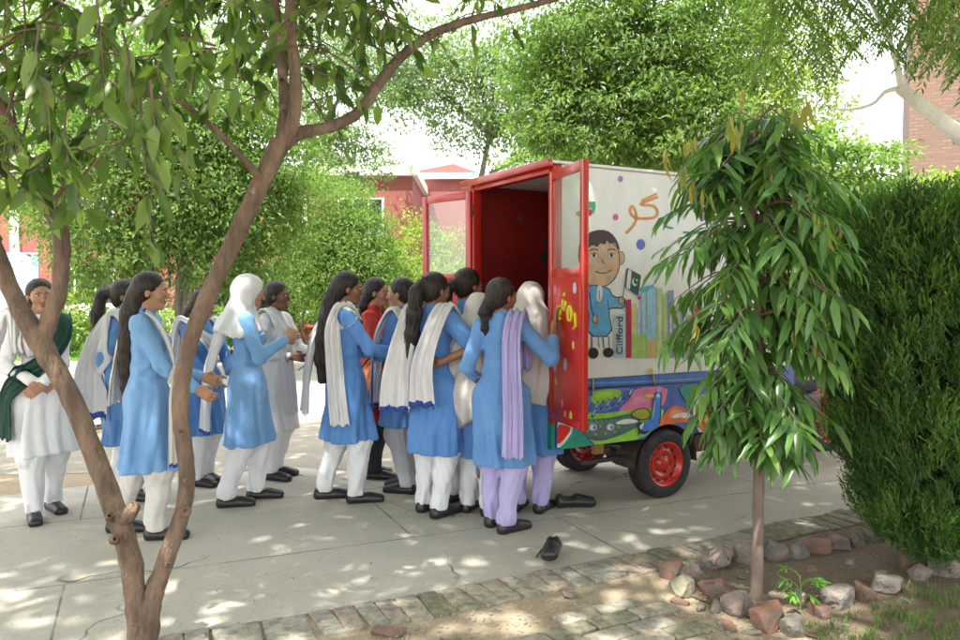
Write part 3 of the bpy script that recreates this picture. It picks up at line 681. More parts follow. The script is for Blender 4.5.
person(434,514,1.645,-32,'person with long wavy ponytail in a mint clip, hand on her waist',GQ,BLUE,WHITE,1,
   feet=((.09,-.02,-10),(-.09,.05,4)),rh=(.14,-.13,1.02),rpole=(1,.2,-.1),rhd=(-.9,-.1,-.15),rpn=(0,1,0),sleeve=0,lh=(-.2,.2,.95),hair='pony',head=(-18,-4),clip=True,rcurl=.3,rside=(0,.2,1),
   tail=[((-.0,-.095,.05),.040),((-.01,-.150,-.02),.046),((-.03,-.165,-.14),.050),((-.05,-.165,-.27),.048),((-.06,-.16,-.40),.040),((-.06,-.15,-.50),.018)],
   dup=[dict(p=[(.11,.16,1.0),(.12,.06,1.30),(.11,-.03,1.38),(.10,-.15,1.22),(.06,-.20,1.0),(.07,-.22,.74)],w=[.12,.12,.13,.14,.17,.20],b=NAVY,amp=.012,m=DWHITE,s=1),
        dict(p=[(-.12,.14,1.0),(-.12,0,1.37),(-.13,-.12,1.22),(-.15,-.18,.95),(-.16,-.2,.70)],w=[.14,.15,.18,.22,.24],b=NAVY,amp=.016,m=DWHITE)])
person(466,504,1.68,-48,'dark-haired person whose head rises above the white veils',GQ,BLUE,WHITE,1,
   feet=((.09,.02,0),(-.09,.0,0)),hair='pony',tail=[((0,-.09,.03),.036),((-.02,-.15,-.01),.034),((-.04,-.155,-.12),.030),((-.05,-.15,-.22),.012)],head=(-5,0),lh=(-.18,.15,.95))
person(478,513,1.50,-22,'shorter person in a long white veil, left of the lavender dupatta',GQ,BLUE,WHITE,1,
   feet=((.09,.0,0),(-.08,.04,0)),hem=.43,hood=dict(mat=DCREAM,z=.70,slope=.5,add=[((0,-.06,1.28),(-.02,-.12,.85),.15,.20,.55),((-.10,-.08,1.2),(-.12,-.10,.7),.1,.12,.6)]))
person(501,529,1.60,-14,'person with a lavender dupatta and lavender trousers, reaching up to the red door',GQ,BLUE,LAV,1,
   feet=((.08,-.05,-38),(-.06,.08,-10)),rh=(.318,.14,1.30),rpole=(.8,.0,-1),rhd=(.10,.12,1),rpn=(1,.15,0),rcurl=.75,sleeve=.55,lh=(-.19,.15,.92),hair='bun',head=(-38,0),
   tail=[((-.0,-.085,-.02),.050),((-.045,-.105,-.10),.038),((-.06,-.105,-.19),.024),((-.06,-.10,-.25),.008)],
   dup=[dict(p=[(.11,.17,1.0),(.115,.08,1.28),(.11,-.02,1.385),(.095,-.13,1.24),(.10,-.17,1.0),(.115,-.20,.75),(.12,-.22,.50)],w=[.11,.11,.11,.115,.12,.13,.14],m=LAV,amp=.012,nf=2.5)])
person(530,511,1.575,-20,'person wrapped in a long white veil right beside the red door',GQ,BLUE,LAV,1,
   feet=((.09,.02,-10),(-.085,.0,0)),hem=.42,hood=dict(mat=DCREAM,z=.76,slope=.12,add=[((0,-.05,1.30),(0,-.10,.92),.16,.165,.70),((0,-.06,.95),(.01,-.09,.70),.16,.14,.7)],border=None),
   dup=[dict(p=[(.16,.10,1.15),(.19,.02,1.05),(.20,-.03,.9),(.20,-.04,.74)],w=[.1,.12,.15,.17],d=(.2,1,0),m=DCREAM,b=NAVY,amp=.014)])
# crescent mark on the white sleeve
# loose shoes
for px,py,yaw,kw,lab in ((569,508,-82,dict(),'empty black strap shoe lying flat beside the queue near the cart'),(553,557,168,dict(pitch=R(7),roll=R(6)),'empty black shoe standing alone nearest the brick edging, its strap undone')):
    g=G(px,py); root=empty('shoe',(g.x,g.y,.004),0,label=lab,cat='shoe',group='empty shoes left on the concrete')
    Fd,M=shoe_field((0,0,.012 if kw else .004),R(yaw),1.12,open_=True,**kw); sdf_obj('upper',Fd,[SHOE,SOLE],root,.004,mi=sole_mi(M,1.12))
    b=MB(); t=lambda x,y,z:M@Vector((x,y,z))
    if kw: b.tube([t(.034,.02,.05),t(.062,.03,.03),t(.09,.05,-.005)],[.005,.005,.005],SHOE,6)
    else: b.tube([t(-.036,.02,.05),t(0,.03,.078),t(.036,.02,.05)],[.005,.006,.005],SHOE,6)
    b.build('strap',root)
# ---------------------------------------------------------------- the cart
D2=Vector((.872,.49,0)).normalized(); D1=Vector((-D2.y,D2.x,0)); O=Vector((.502,5.12,0)); VR=math.atan2(D2.y,D2.x)
RED=mat('red_gloss_paint',(.50,.022,.014),.28,(.42,.018,.012),3,coat=.3,bscale=3,bstr=.06,bdist=.02)
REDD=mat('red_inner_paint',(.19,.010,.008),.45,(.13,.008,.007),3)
PAN=mat('white_panel',(.79,.795,.78),.42,(.67,.665,.63),3.4,.42,.8,stretch=(1.4,1.4,.5),bscale=1.2,bstr=.06,bdist=.03)
RUB=mat('tyre_rubber',(.018,.018,.019),.8,(.05,.046,.04),14,.5,.8,bscale=60,bstr=.15)
STEEL=mat('dark_chassis_steel',(.025,.023,.022),.55,(.06,.04,.03),12)
BRASS=mat('brass_clasp',(.55,.36,.10),.35,metal=.7); GL=glassmat()
def col(n,c,r=.45): 
    return mat('paint_'+n,c,r,tuple(x*.70 for x in c),17,.36,.7,bscale=35,bstr=.2)
V_=empty('cargo_rickshaw',O,VR,label='three-wheeled cart with white cargo box, open red doors and a painted peacock on its side',cat='cart')
W=1.12; L=2.30; Z0=.457; Z1=.917; ZT=2.345
def side(px,py,lift=0.0):
    """photo point on the near side plane of the cart -> local (x,0,z)"""
    r=ray(px,py); n=-D1; o=O-D1*0-CAM; t=(o.dot(n))/r.dot(n); p=CAM+r*t-O; return Vector((p.dot(D2),-lift,p.z))
def pb(name,fn,parent=V_,dx=0):
    m=MB(); fn(m); return m.build(name,parent,(dx,0,0) if dx else None)
# box shell
pb('side_panel',lambda m:m.box((.045,.0,Z1),(L,.022,ZT),PAN,.003)); pb('side_panel',lambda m:m.box((.045,W-.022,Z1),(L,W,ZT),PAN,.003))
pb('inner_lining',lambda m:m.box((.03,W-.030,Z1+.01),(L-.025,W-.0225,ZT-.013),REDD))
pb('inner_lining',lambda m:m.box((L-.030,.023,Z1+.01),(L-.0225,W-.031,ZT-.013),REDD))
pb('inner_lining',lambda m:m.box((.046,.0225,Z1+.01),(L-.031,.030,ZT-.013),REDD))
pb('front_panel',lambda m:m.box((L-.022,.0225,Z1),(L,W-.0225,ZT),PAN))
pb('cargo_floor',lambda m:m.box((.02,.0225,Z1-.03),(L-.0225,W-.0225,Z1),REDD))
pb('roof',lambda m:(m.box((-.05,-.025,ZT+.003),(L+.03,W+.06,ZT+.022),PAN,.004),m.box((.04,.03,ZT-.012),(L-.03,W-.031,ZT+.0005),mat('ceiling_white',(.72,.73,.74),.5))))
pb('roof_edge',lambda m:m.box((-.085,-.035,ZT-.022),(-.052,W+.09,ZT+.028),RED,.006))
def fr(m):
    m.box((-.03,0,Z0+.17),(.043,.045,ZT-.003),RED,.005); m.box((-.03,W-.045,Z0+.17),(.043,W,ZT-.003),RED,.005)
    m.box((-.028,.047,ZT-.055),(.04,W-.047,ZT-.004),RED,.004); m.box((-.03,.047,Z1-.09),(.04,W-.047,Z1+.004),RED,.004)
pb('rear_frame',fr)
# dark painting and stickers on the inner wall
def inner(m):
    y=W-.031
    def blob(cx,cz,r,mm,k=11,o=0):
        m=MB(); m.poly([(cx+r*math.cos(a)*(1+.3*math.sin(3*a+cx*9)),y-o,cz+r*1.2*math.sin(a)) for a in [2*math.pi*i/k for i in range(k)]][::-1],mm); m.build('wall_painting',V_)
    T=col('inner_tree',(.05,.035,.03))
    for i,(a,b,r) in enumerate(((.72,1.90,.07),(.66,1.78,.06),(.80,1.80,.08),(.90,1.88,.06),(.78,1.66,.05),(1.2,1.9,.10),(1.35,1.7,.09))): blob(a,b,r,T,o=.002+i*.0006)
    for i,(a,b,c_) in enumerate(((.35,1.4,(.5,.4,.05)),(.95,1.35,(.1,.3,.5)),(.4,2.1,(.16,.05,.04)),(1.1,1.45,(.5,.1,.3)))): blob(a,b,.03,col('dot%d'%i,c_),o=.008)
inner(None)
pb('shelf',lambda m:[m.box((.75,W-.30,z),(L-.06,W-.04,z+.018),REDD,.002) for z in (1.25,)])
# doors
def door(yh,free,name):
    h=Vector((-.03,yh,0)); e=(Matrix.Rotation(-VR,3,'Z')@(free-O)); d=(e-h); wd=.555; ang=math.atan2(d.y,d.x)
    root=empty(name,(h.x,h.y,0),ang); root.parent=V_
    zb,zt=.672,2.292; zm=1.60
    m=MB(); t=.036
    for a,b in (((0,-t/2,zb),(.055,t/2,zt)),((wd-.055,-t/2,zb),(wd,t/2,zt)),((.057,-t/2,zt-.06),(wd-.057,t/2,zt)),((.057,-t/2,zm),(wd-.057,t/2,zm+.055)),((.057,-t/2,zb),(wd-.057,t/2,zb+.05))): m.box(a,b,RED,.004)
    m.box((.056,-.010,zb+.051),(wd-.056,.010,zm-.001),RED)
    fo=m.build('door_leaf',root)
    pb('pane',lambda m:m.box((.056,-.003,zm+.054),(wd-.056,.003,zt-.058),GL),root)
    for z in (.85,1.5,2.1): pb('hinge',lambda m:m.lathe([(.001,0),(.012,0),(.012,.09),(.001,.09)],STEEL,10,Matrix.Translation((-.012,0,z))),root)
    return root,wd
fr_=(P(587,300,4.575)); fl_=P(427,300,6.42)
fr_.z=fl_.z=0
dr,wd=door(.02,fr_,'rear_door'); dl,_=door(W-.02,fl_,'rear_door')
dr['label']='right rear door with yellow lettering and stickers on its red inner face'; dl['label']='left rear door swung out behind the girls'
# yellow lettering and stickers on the inner face of the right door (side facing the queue)
def dpt(s,z,o): return Vector((s*wd,o,z))
sgn=-1
def stick_(m,s,z,r,mm,k=10,sy=1.0,rot=0,o=.0115):
    m.poly([dpt(s+r*math.cos(a+rot)/wd*.9,z+r*sy*math.sin(a),sgn*o) for a in [2*math.pi*i/k for i in range(k)]],mm)
def lettering(m):
    Y=col('yellow',(.75,.62,.04)); 
    for pts in ([(.30,1.36),(.30,1.41),(.36,1.42),(.37,1.37),(.31,1.355),(.36,1.33)],[(.44,1.46),(.43,1.40),(.50,1.39),(.52,1.45)],[(.47,1.48),(.49,1.50)],[(.62,1.42),(.57,1.38),(.60,1.33),(.67,1.33),(.70,1.38),(.66,1.42),(.62,1.40),(.63,1.36)],[(.78,1.38),(.80,1.30),(.73,1.28)]):
        q=[dpt(a,z,sgn*.014) for a,z in pts]; m=MB(); m.tube(q,[.011]*len(q),Y,6); m.build('lettering',dr)
    for i,(s,z,r,c_) in enumerate(((.2,1.52,.026,(.75,.12,.35)),(.75,1.53,.03,(.45,.5,.62)),(.25,1.28,.018,(.75,.62,.04)),(.72,1.18,.022,(.75,.62,.04)),(.5,1.05,.034,(.35,.42,.50)),(.2,1.02,.026,(.65,.5,.35)),(.22,.93,.02,(.75,.62,.04)),(.42,.80,.022,(.75,.2,.3)),(.66,.74,.026,(.75,.62,.04)),(.5,.74,.018,(.7,.5,.1)),(.28,1.2,.014,(.7,.15,.15)))):
        m=MB(); stick_(m,s,z,r,col('st%d'%i,c_),11,1.2); stick_(m,s,z,r*.45,col('sti%d'%i,tuple(min(x*.4+.3,1) for x in c_)),9,1.1,0,.0125); m.build('sticker',dr)
lettering(None)
# lower body, arch cut round the wheel
WX=.983; WR=.252; WC=(WX,.245)
def ppoly(m,pts,mm,lift): 
    m.poly([Vector((p[0],-lift,p[1])) for p in pts],mm)
def arch(x0,x1,zt,zb,lift,mm,m,r=.30):
    n=18; top=[(x0,zt),(x1,zt)]
    a0=math.asin((zb-WC[1])/r); pts=[(x1,zb)]+[(WC[0]+r*math.cos(a),WC[1]+r*math.sin(a)) for a in [a0+(math.pi-2*a0)*i/n for i in range(n+1)]]+[(x0,zb)]
    # strips to stay convex
    A=[(WC[0]+r*math.cos(a),WC[1]+r*math.sin(a)) for a in [math.pi-a0-(math.pi-2*a0)*i/n for i in range(n+1)]]
    ppoly(m,[(x0,zb),(A[0][0],zb),(A[0][0],zt),(x0,zt)],mm,lift); ppoly(m,[(A[-1][0],zb),(x1,zb),(x1,zt),(A[-1][0],zt)],mm,lift)
    for i in range(n): ppoly(m,[A[i],A[i+1],(A[i+1][0],zt),(A[i][0],zt)],mm,lift)
NAVYP=col('deep_blue',(.055,.13,.45))
def body(m):
    arch(0,L+.05,Z1-.002,Z0,.0,NAVYP,m)
    for s in (W,): m.box((0,W-.02,Z0+.1),(L+.05,W,Z1-.002),NAVYP)
    m.box((0,.10,Z0+.04),(WX-.33,W-.1,Z0+.12),STEEL); m.box((0,.001,Z1-.012),(L,.03,Z1-.004),NAVYP)
    n=16 # wheel arch liner
    for i in range(n):
        a=math.pi*i/n; b=math.pi*(i+1)/n; r=.302
        m.add([(WC[0]+r*math.cos(a),.002,WC[1]+r*math.sin(a)),(WC[0]+r*math.cos(b),.002,WC[1]+r*math.sin(b)),(WC[0]+r*math.cos(b),.22,WC[1]+r*math.sin(b)),(WC[0]+r*math.cos(a),.22,WC[1]+r*math.sin(a))],[(0,1,2,3)],STEEL)
    m.box((-.028,.003,Z0+.0),(-.003,W-.003,Z1-.093),col('teal',(.02,.28,.20)))
pb('lower_body',body)
def zc(x0,y0,k): return lambda x,y,l: side(x0+x/k,y0+y/k,l)
mu=MB(); za=zc(580,360,6.0); zb_=zc(540,360,3.0); lay=[.0015]
def mp_(pts,c,z=za,sm=2,clip=True):
    lay[0]+=.00015
    pts=chaikin(pts,sm) if sm else pts
    q=[z(x,y,lay[0]) for x,y in pts]
    if clip:
        for p in q:
            p.z=min(max(p.z,Z0+.003),Z1-.004); p.x=max(p.x,.002)
            dx,dz=p.x-WC[0],p.z-WC[1]; r=math.hypot(dx,dz)
            if r<.304: p.x=WC[0]+dx*.304/r; p.z=WC[1]+dz*.304/r
    mu.poly(q,col(*c))
LIME=('lime',(.28,.60,.05)); PINK=('pink',(.72,.20,.40)); ORG=('orange',(.75,.14,.02)); TEAL=('teal',(.02,.30,.20)); BLU=('cobalt',(.08,.20,.60)); LBL=('light_blue',(.25,.48,.76)); DG=('tail_green',(.09,.17,.14)); OL=('olive',(.35,.36,.03)); DK=('outline',(.02,.03,.08)); WH=('motif_white',(.72,.72,.72)); RD=('motif_red',(.60,.025,.02)); PE=('peach',(.78,.36,.22))
mp_([(0,105),(740,80),(740,120),(380,150),(0,175)],('band_blue',(.06,.16,.50)),sm=0)
mp_([(0,135),(300,128),(740,108),(740,116),(300,138),(0,146)],('band_light',(.14,.30,.62)),sm=1)
mp_([(0,168),(380,145),(740,128),(740,136),(380,155),(0,180)],DK,sm=0)
mp_([(325,166),(530,156),(515,230),(502,278),(380,302),(240,316),(235,292),(300,235)],PINK,sm=1)
mp_([(330,215),(420,205),(430,225),(380,262),(290,270)],('pale_pink',(.75,.30,.45)))
mp_([(0,300),(120,325),(250,305),(400,290),(505,285),(490,360),(450,430),(410,520),(100,525),(60,475),(0,440)],LIME,sm=1)
mp_([(20,190),(60,185),(330,165),(320,200),(220,290),(40,320),(10,300)],('mid_violet',(.16,.20,.55)),sm=1)
mp_([(70,188),(200,168),(255,190),(230,230),(160,250),(95,275),(58,238)],LIME,sm=1)
mp_([(90,200),(180,185),(215,200),(150,225),(95,240)],('light_lime',(.40,.65,.10)))
for i,(x,y) in enumerate(((60,290),(95,280),(130,272),(165,262),(200,252),(235,240),(270,215),(300,195),(40,315),(80,318))):
    mp_([(x-16,y+24),(x-6,y-18),(x+14,y-34),(x+20,y-22),(x+6,y+14),(x-8,y+30)],DK,sm=1)
    mp_([(x-12,y+18),(x-3,y-14),(x+14,y-28),(x+16,y-20),(x+3,y+12)],LBL if i%2 else BLU,sm=1)
mp_([(590,155),(730,138),(735,190),(700,250),(672,300),(630,240),(600,200)],TEAL,sm=1)
mp_([(525,290),(570,268),(635,292),(668,335),(664,378),(600,372),(530,392),(475,440),(440,470),(455,400),(490,350)],ORG,sm=1)
mp_([(540,300),(590,290),(640,322),(630,345),(560,350),(525,345)],('salmon',(.80,.30,.16)))
mp_([(545,335),(600,312),(660,322),(680,340),(630,350),(590,340),(555,352)],WH,sm=1)
mp_([(640,345),(690,340),(700,410),(650,400)],BLU,sm=1)
mp_([(-10,350),(100,356),(200,343),(290,320),(352,345),(364,386),(300,422),(230,455),(130,485),(60,480),(15,442),(-10,432)],('tail_edge',(.05,.12,.20)),sm=1)
mp_([(-10,360),(100,366),(200,353),(290,331),(345,350),(352,383),(290,412),(225,442),(130,470),(62,467),(20,432),(-10,420)],DG)
mp_([(10,375),(150,372),(290,345),(200,372),(60,390)],('tail_light',(.16,.26,.20)))
for x,y in ((75,406),(178,404)):
    mp_([(x-28,y),(x-12,y-26),(x+18,y-24),(x+28,y),(x+12,y+20),(x-16,y+18)],LBL); mp_([(x-19,y),(x-8,y-17),(x+6,y-14),(x-2,y),(x+4,y+13),(x-12,y+13)],WH); mp_([(x-4,y),(x+2,y-9),(x+14,y-6),(x+15,y+5),(x+5,y+9)],RD)
for x,y in ((120,395),(228,400),(282,378),(150,440),(90,445),(205,430),(40,425),(320,372)): mp_([(x-13,y),(x,y-10),(x+13,y),(x,y+10)],('tail_gold',(.45,.42,.06)),sm=1); mp_([(x-7,y),(x,y-6),(x+7,y),(x,y+6)],BLU,sm=1)
for i in range(11): x=20+30*i; mp_([(x,352+.02*x*(x<200)),(x+8,352),(x+26,372),(x+18,374)],('tail_light2',(.14,.34,.20)),sm=0)
mp_([(200,378),(262,350),(335,358),(345,372),(270,385),(220,384)],WH)
mp_([(290,325),(335,288),(400,284),(418,318),(410,350),(360,365),(318,345)],DK); mp_([(298,325),(338,294),(396,291),(411,320),(403,345),(362,358),(322,340)],OL)
mp_([(385,205),(430,200),(440,215),(425,228),(385,222)],('beak_yellow',(.75,.45,.10)),sm=1)
mp_([(440,205),(452,190),(475,190),(487,215),(478,250),(480,330),(470,395),(430,412),(400,438),(375,445),(350,440),(335,400),(350,372),(400,372),(425,330),(430,280),(432,240)],DK)
mp_([(444,210),(455,196),(472,196),(481,216),(471,250),(473,330),(463,388),(425,405),(392,428),(362,420),(345,398),(355,380),(404,378),(432,332),(437,280),(438,240)],('peacock_blue',(.05,.19,.66)))
mp_([(345,395),(380,365),(430,360),(470,370),(462,405),(420,425),(370,425)],('peacock_blue',(.05,.19,.66)))
for a_,b_ in ((452,168),(464,164),(477,168)): mp_([(462,196),(a_-2,b_),(a_+3,b_-2),(466,196)],LBL,sm=0)
mp_([(436,245),(444,240),(442,300),(432,345),(420,360),(428,320)],LBL,sm=1)
mp_([(448,215),(456,200),(472,202),(476,218),(464,232)],LBL); mp_([(456,212),(464,206),(468,214),(461,220)],WH,sm=1)
mp_([(345,400),(372,372),(378,378),(362,420)],WH,sm=1); mp_([(340,430),(352,428),(346,462)],DK,sm=0); mp_([(370,435),(392,430),(384,450)],DK,sm=0)
# rounded panel right of the wheel arch
mp_([(722,200),(690,240),(668,290),(672,350),(692,410),(730,460),(776,488),(800,330),(770,220)],WH)
mp_([(728,214),(700,250),(680,295),(684,350),(704,402),(740,448),(772,470),(790,330),(765,232)],ORG)
mp_([(735,260),(710,300),(716,370),(752,420),(775,380),(778,300)],RD); mp_([(744,290),(728,320),(738,370),(760,390),(768,330)],('yellow_leaf',(.75,.50,.05)))
mp_([(786,300),(860,280),(980,300),(1100,310),(1300,340),(1300,420),(960,470),(788,490)],LIME,sm=0)
for x in (870,960,1060,1180): mp_([(x-60,400),(x-20,320),(x+30,330),(x+20,400),(x-30,450)],ORG); mp_([(x-30,395),(x-8,345),(x+12,350),(x+6,392),(x-18,425)],RD)
mp_([(940,250),(1000,240),(1030,290),(985,330),(940,300)],WH); mp_([(950,258),(994,250),(1018,290),(983,318),(950,294)],RD)
# rear corner triangle
mp_([(20,180),(75,190),(120,215),(165,266),(30,270),(20,240)],TEAL,zb_,1); mp_([(40,185),(78,190),(100,205),(60,262),(36,262)],WH,zb_,1); mp_([(45,190),(76,195),(92,206),(58,250),(42,250)],RD,zb_,1)
mu.build('painted_mural',V_)
# art on the white side panel
ar=MB(); lay[0]=.0012
def flush(name):
    global ar
    ar.build(name,V_); ar=MB()
zu=zc(580,160,640/140.); zl=zc(580,260,640/140.)
def ap(pts,c,z=zu,sm=2,clipx=True):
    lay[0]+=.00015
    pts=chaikin(pts,sm) if sm else pts
    q=[z(x,y,lay[0]) for x,y in pts]
    for p in q: p.x=min(max(p.x,.05),L-.005); p.z=min(max(p.z,Z1+.005),ZT-.005)
    ar.poly(q,col(*c))
def circ(x,y,rx,ry,c,z=zu,k=14): ap([(x+rx*math.cos(2*math.pi*i/k),y+ry*math.sin(2*math.pi*i/k)) for i in range(k)],c,z,1)
def line(pts,w,c,z=zu,sm=2):
    pts=chaikin(pts,sm,False) if sm else pts
    lay[0]+=.00015; n=len(pts); a=[];b=[]
    for i in range(n):
        p0=pts[max(i-1,0)]; p1=pts[min(i+1,n-1)]; dx,dy=p1[0]-p0[0],p1[1]-p0[1]; l=math.hypot(dx,dy) or 1
        a.append(z(pts[i][0]-dy/l*w/2,pts[i][1]+dx/l*w/2,lay[0])); b.append(z(pts[i][0]+dy/l*w/2,pts[i][1]-dx/l*w/2,lay[0]))
    mm=col(*c)
    for i in range(n-1): ar.poly([a[i],a[i+1],b[i+1],b[i]],mm)
OR2=('letter_orange',(.72,.28,.07))
flush0=0
line([(208,336),(228,318),(250,290),(258,262),(252,230),(240,210),(230,216),(228,240),(240,258),(262,268),(310,268),(345,262),(356,240),(345,215),(318,206),(285,206),(272,200),(300,190),(356,168)],13,OR2)
line([(280,188),(320,168),(352,152)],11,OR2,sm=0)
flush('painted_letters')
for x,y,r,c_ in ((184,87,12,('violet',(.40,.18,.58))),(162,261,13,('magenta',(.66,.10,.33))),(277,386,21,('indigo',(.13,.15,.60))),(421,212,5,('teal',(.02,.30,.20))),(600,120,14,('magenta',(.66,.10,.33))),(560,260,16,('violet',(.40,.18,.58))),(700,200,18,('orange',(.75,.14,.02)))): circ(x,y,r,r*1.2,c_); flush('painted_dot')
line([(440,250),(412,243),(385,258),(380,285),(395,308),(425,312)],9,('ring_green',(.02,.30,.22))); flush('painted_letter')
line([(60,190),(64,215),(55,240)],16,('flower_green',(.05,.45,.18))); circ(40,205,22,16,('flower_green',(.05,.45,.18))); circ(38,240,18,16,('motif_red',(.60,.025,.02))); circ(5,245,24,14,('leaf_lime',(.25,.5,.06)))
flush('painted_flower')
# second word, larger letters continuing to the right
line([(470,330),(540,335),(600,320),(640,280),(620,250),(590,280),(610,330),(680,340),(760,330)],10,('ring_green',(.02,.30,.22)))
flush('painted_letters')
SKN=('cartoon_skin',(.60,.40,.26)); HR=('cartoon_hair',(.045,.016,.016)); BL=('cartoon_blue',(.13,.40,.68)); LN=('ink',(.012,.012,.014))
# boy: ears, head, hair, face
circ(186,448,18,32,LN); circ(186,448,15,29,SKN)
ap([(10,430),(20,370),(100,352),(165,385),(182,430),(180,500),(160,545),(120,580),(70,588),(20,560),(0,500)],LN); ap([(10,430),(20,373),(100,356),(160,388),(178,430),(176,500),(156,542),(118,576),(70,584),(20,556),(0,500)],SKN)
ap([(-10,470),(-5,370),(40,330),(95,316),(140,330),(170,370),(183,418),(170,400),(158,375),(130,385),(122,365),(112,390),(92,378),(75,402),(60,385),(30,408),(12,420),(5,460)],HR,sm=1)
for x in (62,142):
    circ(x,436,17,12,LN); circ(x,437,15,10,WH); circ(x,436,8,9,('cartoon_eye',(.05,.03,.02))); line([(x-20,415),(x-2,405),(x+20,412)],5,HR)
line([(106,455),(98,468),(112,472)],3,LN,sm=1); line([(66,508),(90,518),(120,516),(146,500)],4,LN); circ(155,490,17,17,('cheek',(.66,.33,.25))); circ(38,490,12,16,('cheek',(.66,.33,.25)))
# tunic, arms, legs, shoes
def B_(pts,c,sm=1): ap([(x,y) for x,y in pts],c,zl,sm)
B_([(42,110),(130,122),(150,170),(205,165),(205,225),(148,220),(128,230),(152,350),(28,352),(38,250),(22,200),(22,140)],LN); B_([(44,114),(127,126),(147,174),(200,170),(200,220),(145,215),(124,228),(147,346),(33,348),(42,250),(27,200),(27,140)],BL)
B_([(75,115),(102,118),(98,180),(84,195),(72,180)],WH); line([(86,140),(87,180)],3,LN,zl,0)
line([(40,150),(50,225),(62,262)],4,LN,zl); circ(66,270,13,22,LN,zl); circ(66,270,10,19,SKN,zl); circ(186,185,15,19,LN,zl); circ(186,185,12,16,SKN,zl); line([(128,226),(122,180)],3,LN,zl,0)
B_([(48,350),(82,350),(86,402),(50,402)],LN,0); B_([(52,352),(78,352),(82,402),(54,402)],WH,0); B_([(100,350),(130,350),(132,402),(104,402)],LN,0); B_([(104,352),(126,352),(128,402),(108,402)],WH,0)
circ(58,426,24,26,LN,zl); circ(126,423,25,23,LN,zl)
flush('painted_boy')
# flag
line([(212,40),(190,180)],3,LN,zl,0); B_([(213,36),(275,70),(262,165),(203,125)],LN,0); B_([(216,41),(233,50),(224,136),(207,125)],WH,0); B_([(234,51),(271,72),(259,160),(225,137)],('flag_green',(.01,.10,.05)),0)
circ(247,100,13,19,WH,zl); circ(252,95,11,16,('flag_green',(.01,.10,.05)),zl); circ(256,92,4,5,WH,zl)
flush('painted_flag')
# book spines
for x0,x1,y0,c_ in ((150,204,250,('spine_pale',(.45,.58,.66))),(206,230,182,('spine_crimson',(.42,.015,.05))),(232,254,200,('spine_yellow',(.72,.55,.06))),(256,272,215,('spine_cyan',(.30,.55,.68))),(274,298,130,('spine_sky',(.20,.48,.70))),(300,345,125,('spine_azure',(.16,.52,.74))),(347,372,130,('spine_lime',(.42,.60,.08))),(374,396,160,('spine_green',(.30,.50,.10))),(398,424,140,('spine_indigo',(.12,.16,.45))),(426,456,180,('spine_lilac',(.42,.36,.66))),(458,486,120,('spine_teal',(.04,.40,.32))),(488,520,200,('spine_orange',(.66,.25,.05))),(522,550,150,('spine_crimson',(.42,.015,.05)))):
    y0=y0+(50 if x0>420 else 0); c_=(c_[0],tuple(.20+.66*q for q in c_[1]) if 'crimson' not in c_[0] else c_[1]); B_([(x0,y0),(x1,y0-3),(x1,446),(x0,447)],c_,0)
B_([(232,345),(298,340),(298,445),(232,446)],('spine_lime2',(.36,.55,.14)),0); B_([(300,365),(345,362),(345,445),(300,446)],('spine_tan',(.55,.42,.14)),0); B_([(262,130),(330,110),(335,126),(282,150)],('spine_azure2',(.10,.38,.62)),0)
for x in (285,360,410,472): line([(x,200),(x,330)],5,WH,zl,0)
flush('painted_books')
circ(266,172,8,9,('magenta2',(.45,.02,.20)),zl)
flush('painted_dot')
circ(318,508,11,14,('gold_dot',(.66,.42,.06)),zl)
flush('painted_dot')
# word on the spine, reading upward
cu=bpy.data.curves.new('t','FONT'); cu.body='Clifford'; cu.size=1; cu.align_x='LEFT'; cu.extrude=.002; to=bpy.data.objects.new('t',cu); COL.objects.link(to)
bpy.context.view_layer.update(); me=bpy.data.meshes.new_from_object(to.evaluated_get(bpy.context.evaluated_depsgraph_get())); bpy.data.objects.remove(to)
a=zl(190,432,0); b=zl(186,262,0); cs=np.empty(len(me.vertices)*3); me.vertices.foreach_get('co',cs); cs=cs.reshape(-1,3); cs[:,0]-=cs[:,0].min(); wdt=cs[:,0].max(); hgt=cs[:,1].max()
wpx=abs(zl(192,350,0).x-zl(163,350,0).x)
for v in me.vertices:
    x,y,z=v.co; x=x/wdt; y=y/hgt; v.co=Vector((a.x+.003-wpx*.12-y*wpx*.95,-(lay[0]+.002+z),a.z+(b.z-a.z)*x))
me.materials.append(col('spine_text',(.015,.06,.14))); link('spine_lettering',me,V_)
# clasps
pb('clasp',lambda m:m.tube([side(592,378,.006),side(592,388,.012),side(591,396,.006)],.006,BRASS,6)); pb('clasp',lambda m:m.tube([side(652,374,.006),side(653,381,.012),side(654,386,.006)],.006,BRASS,6))
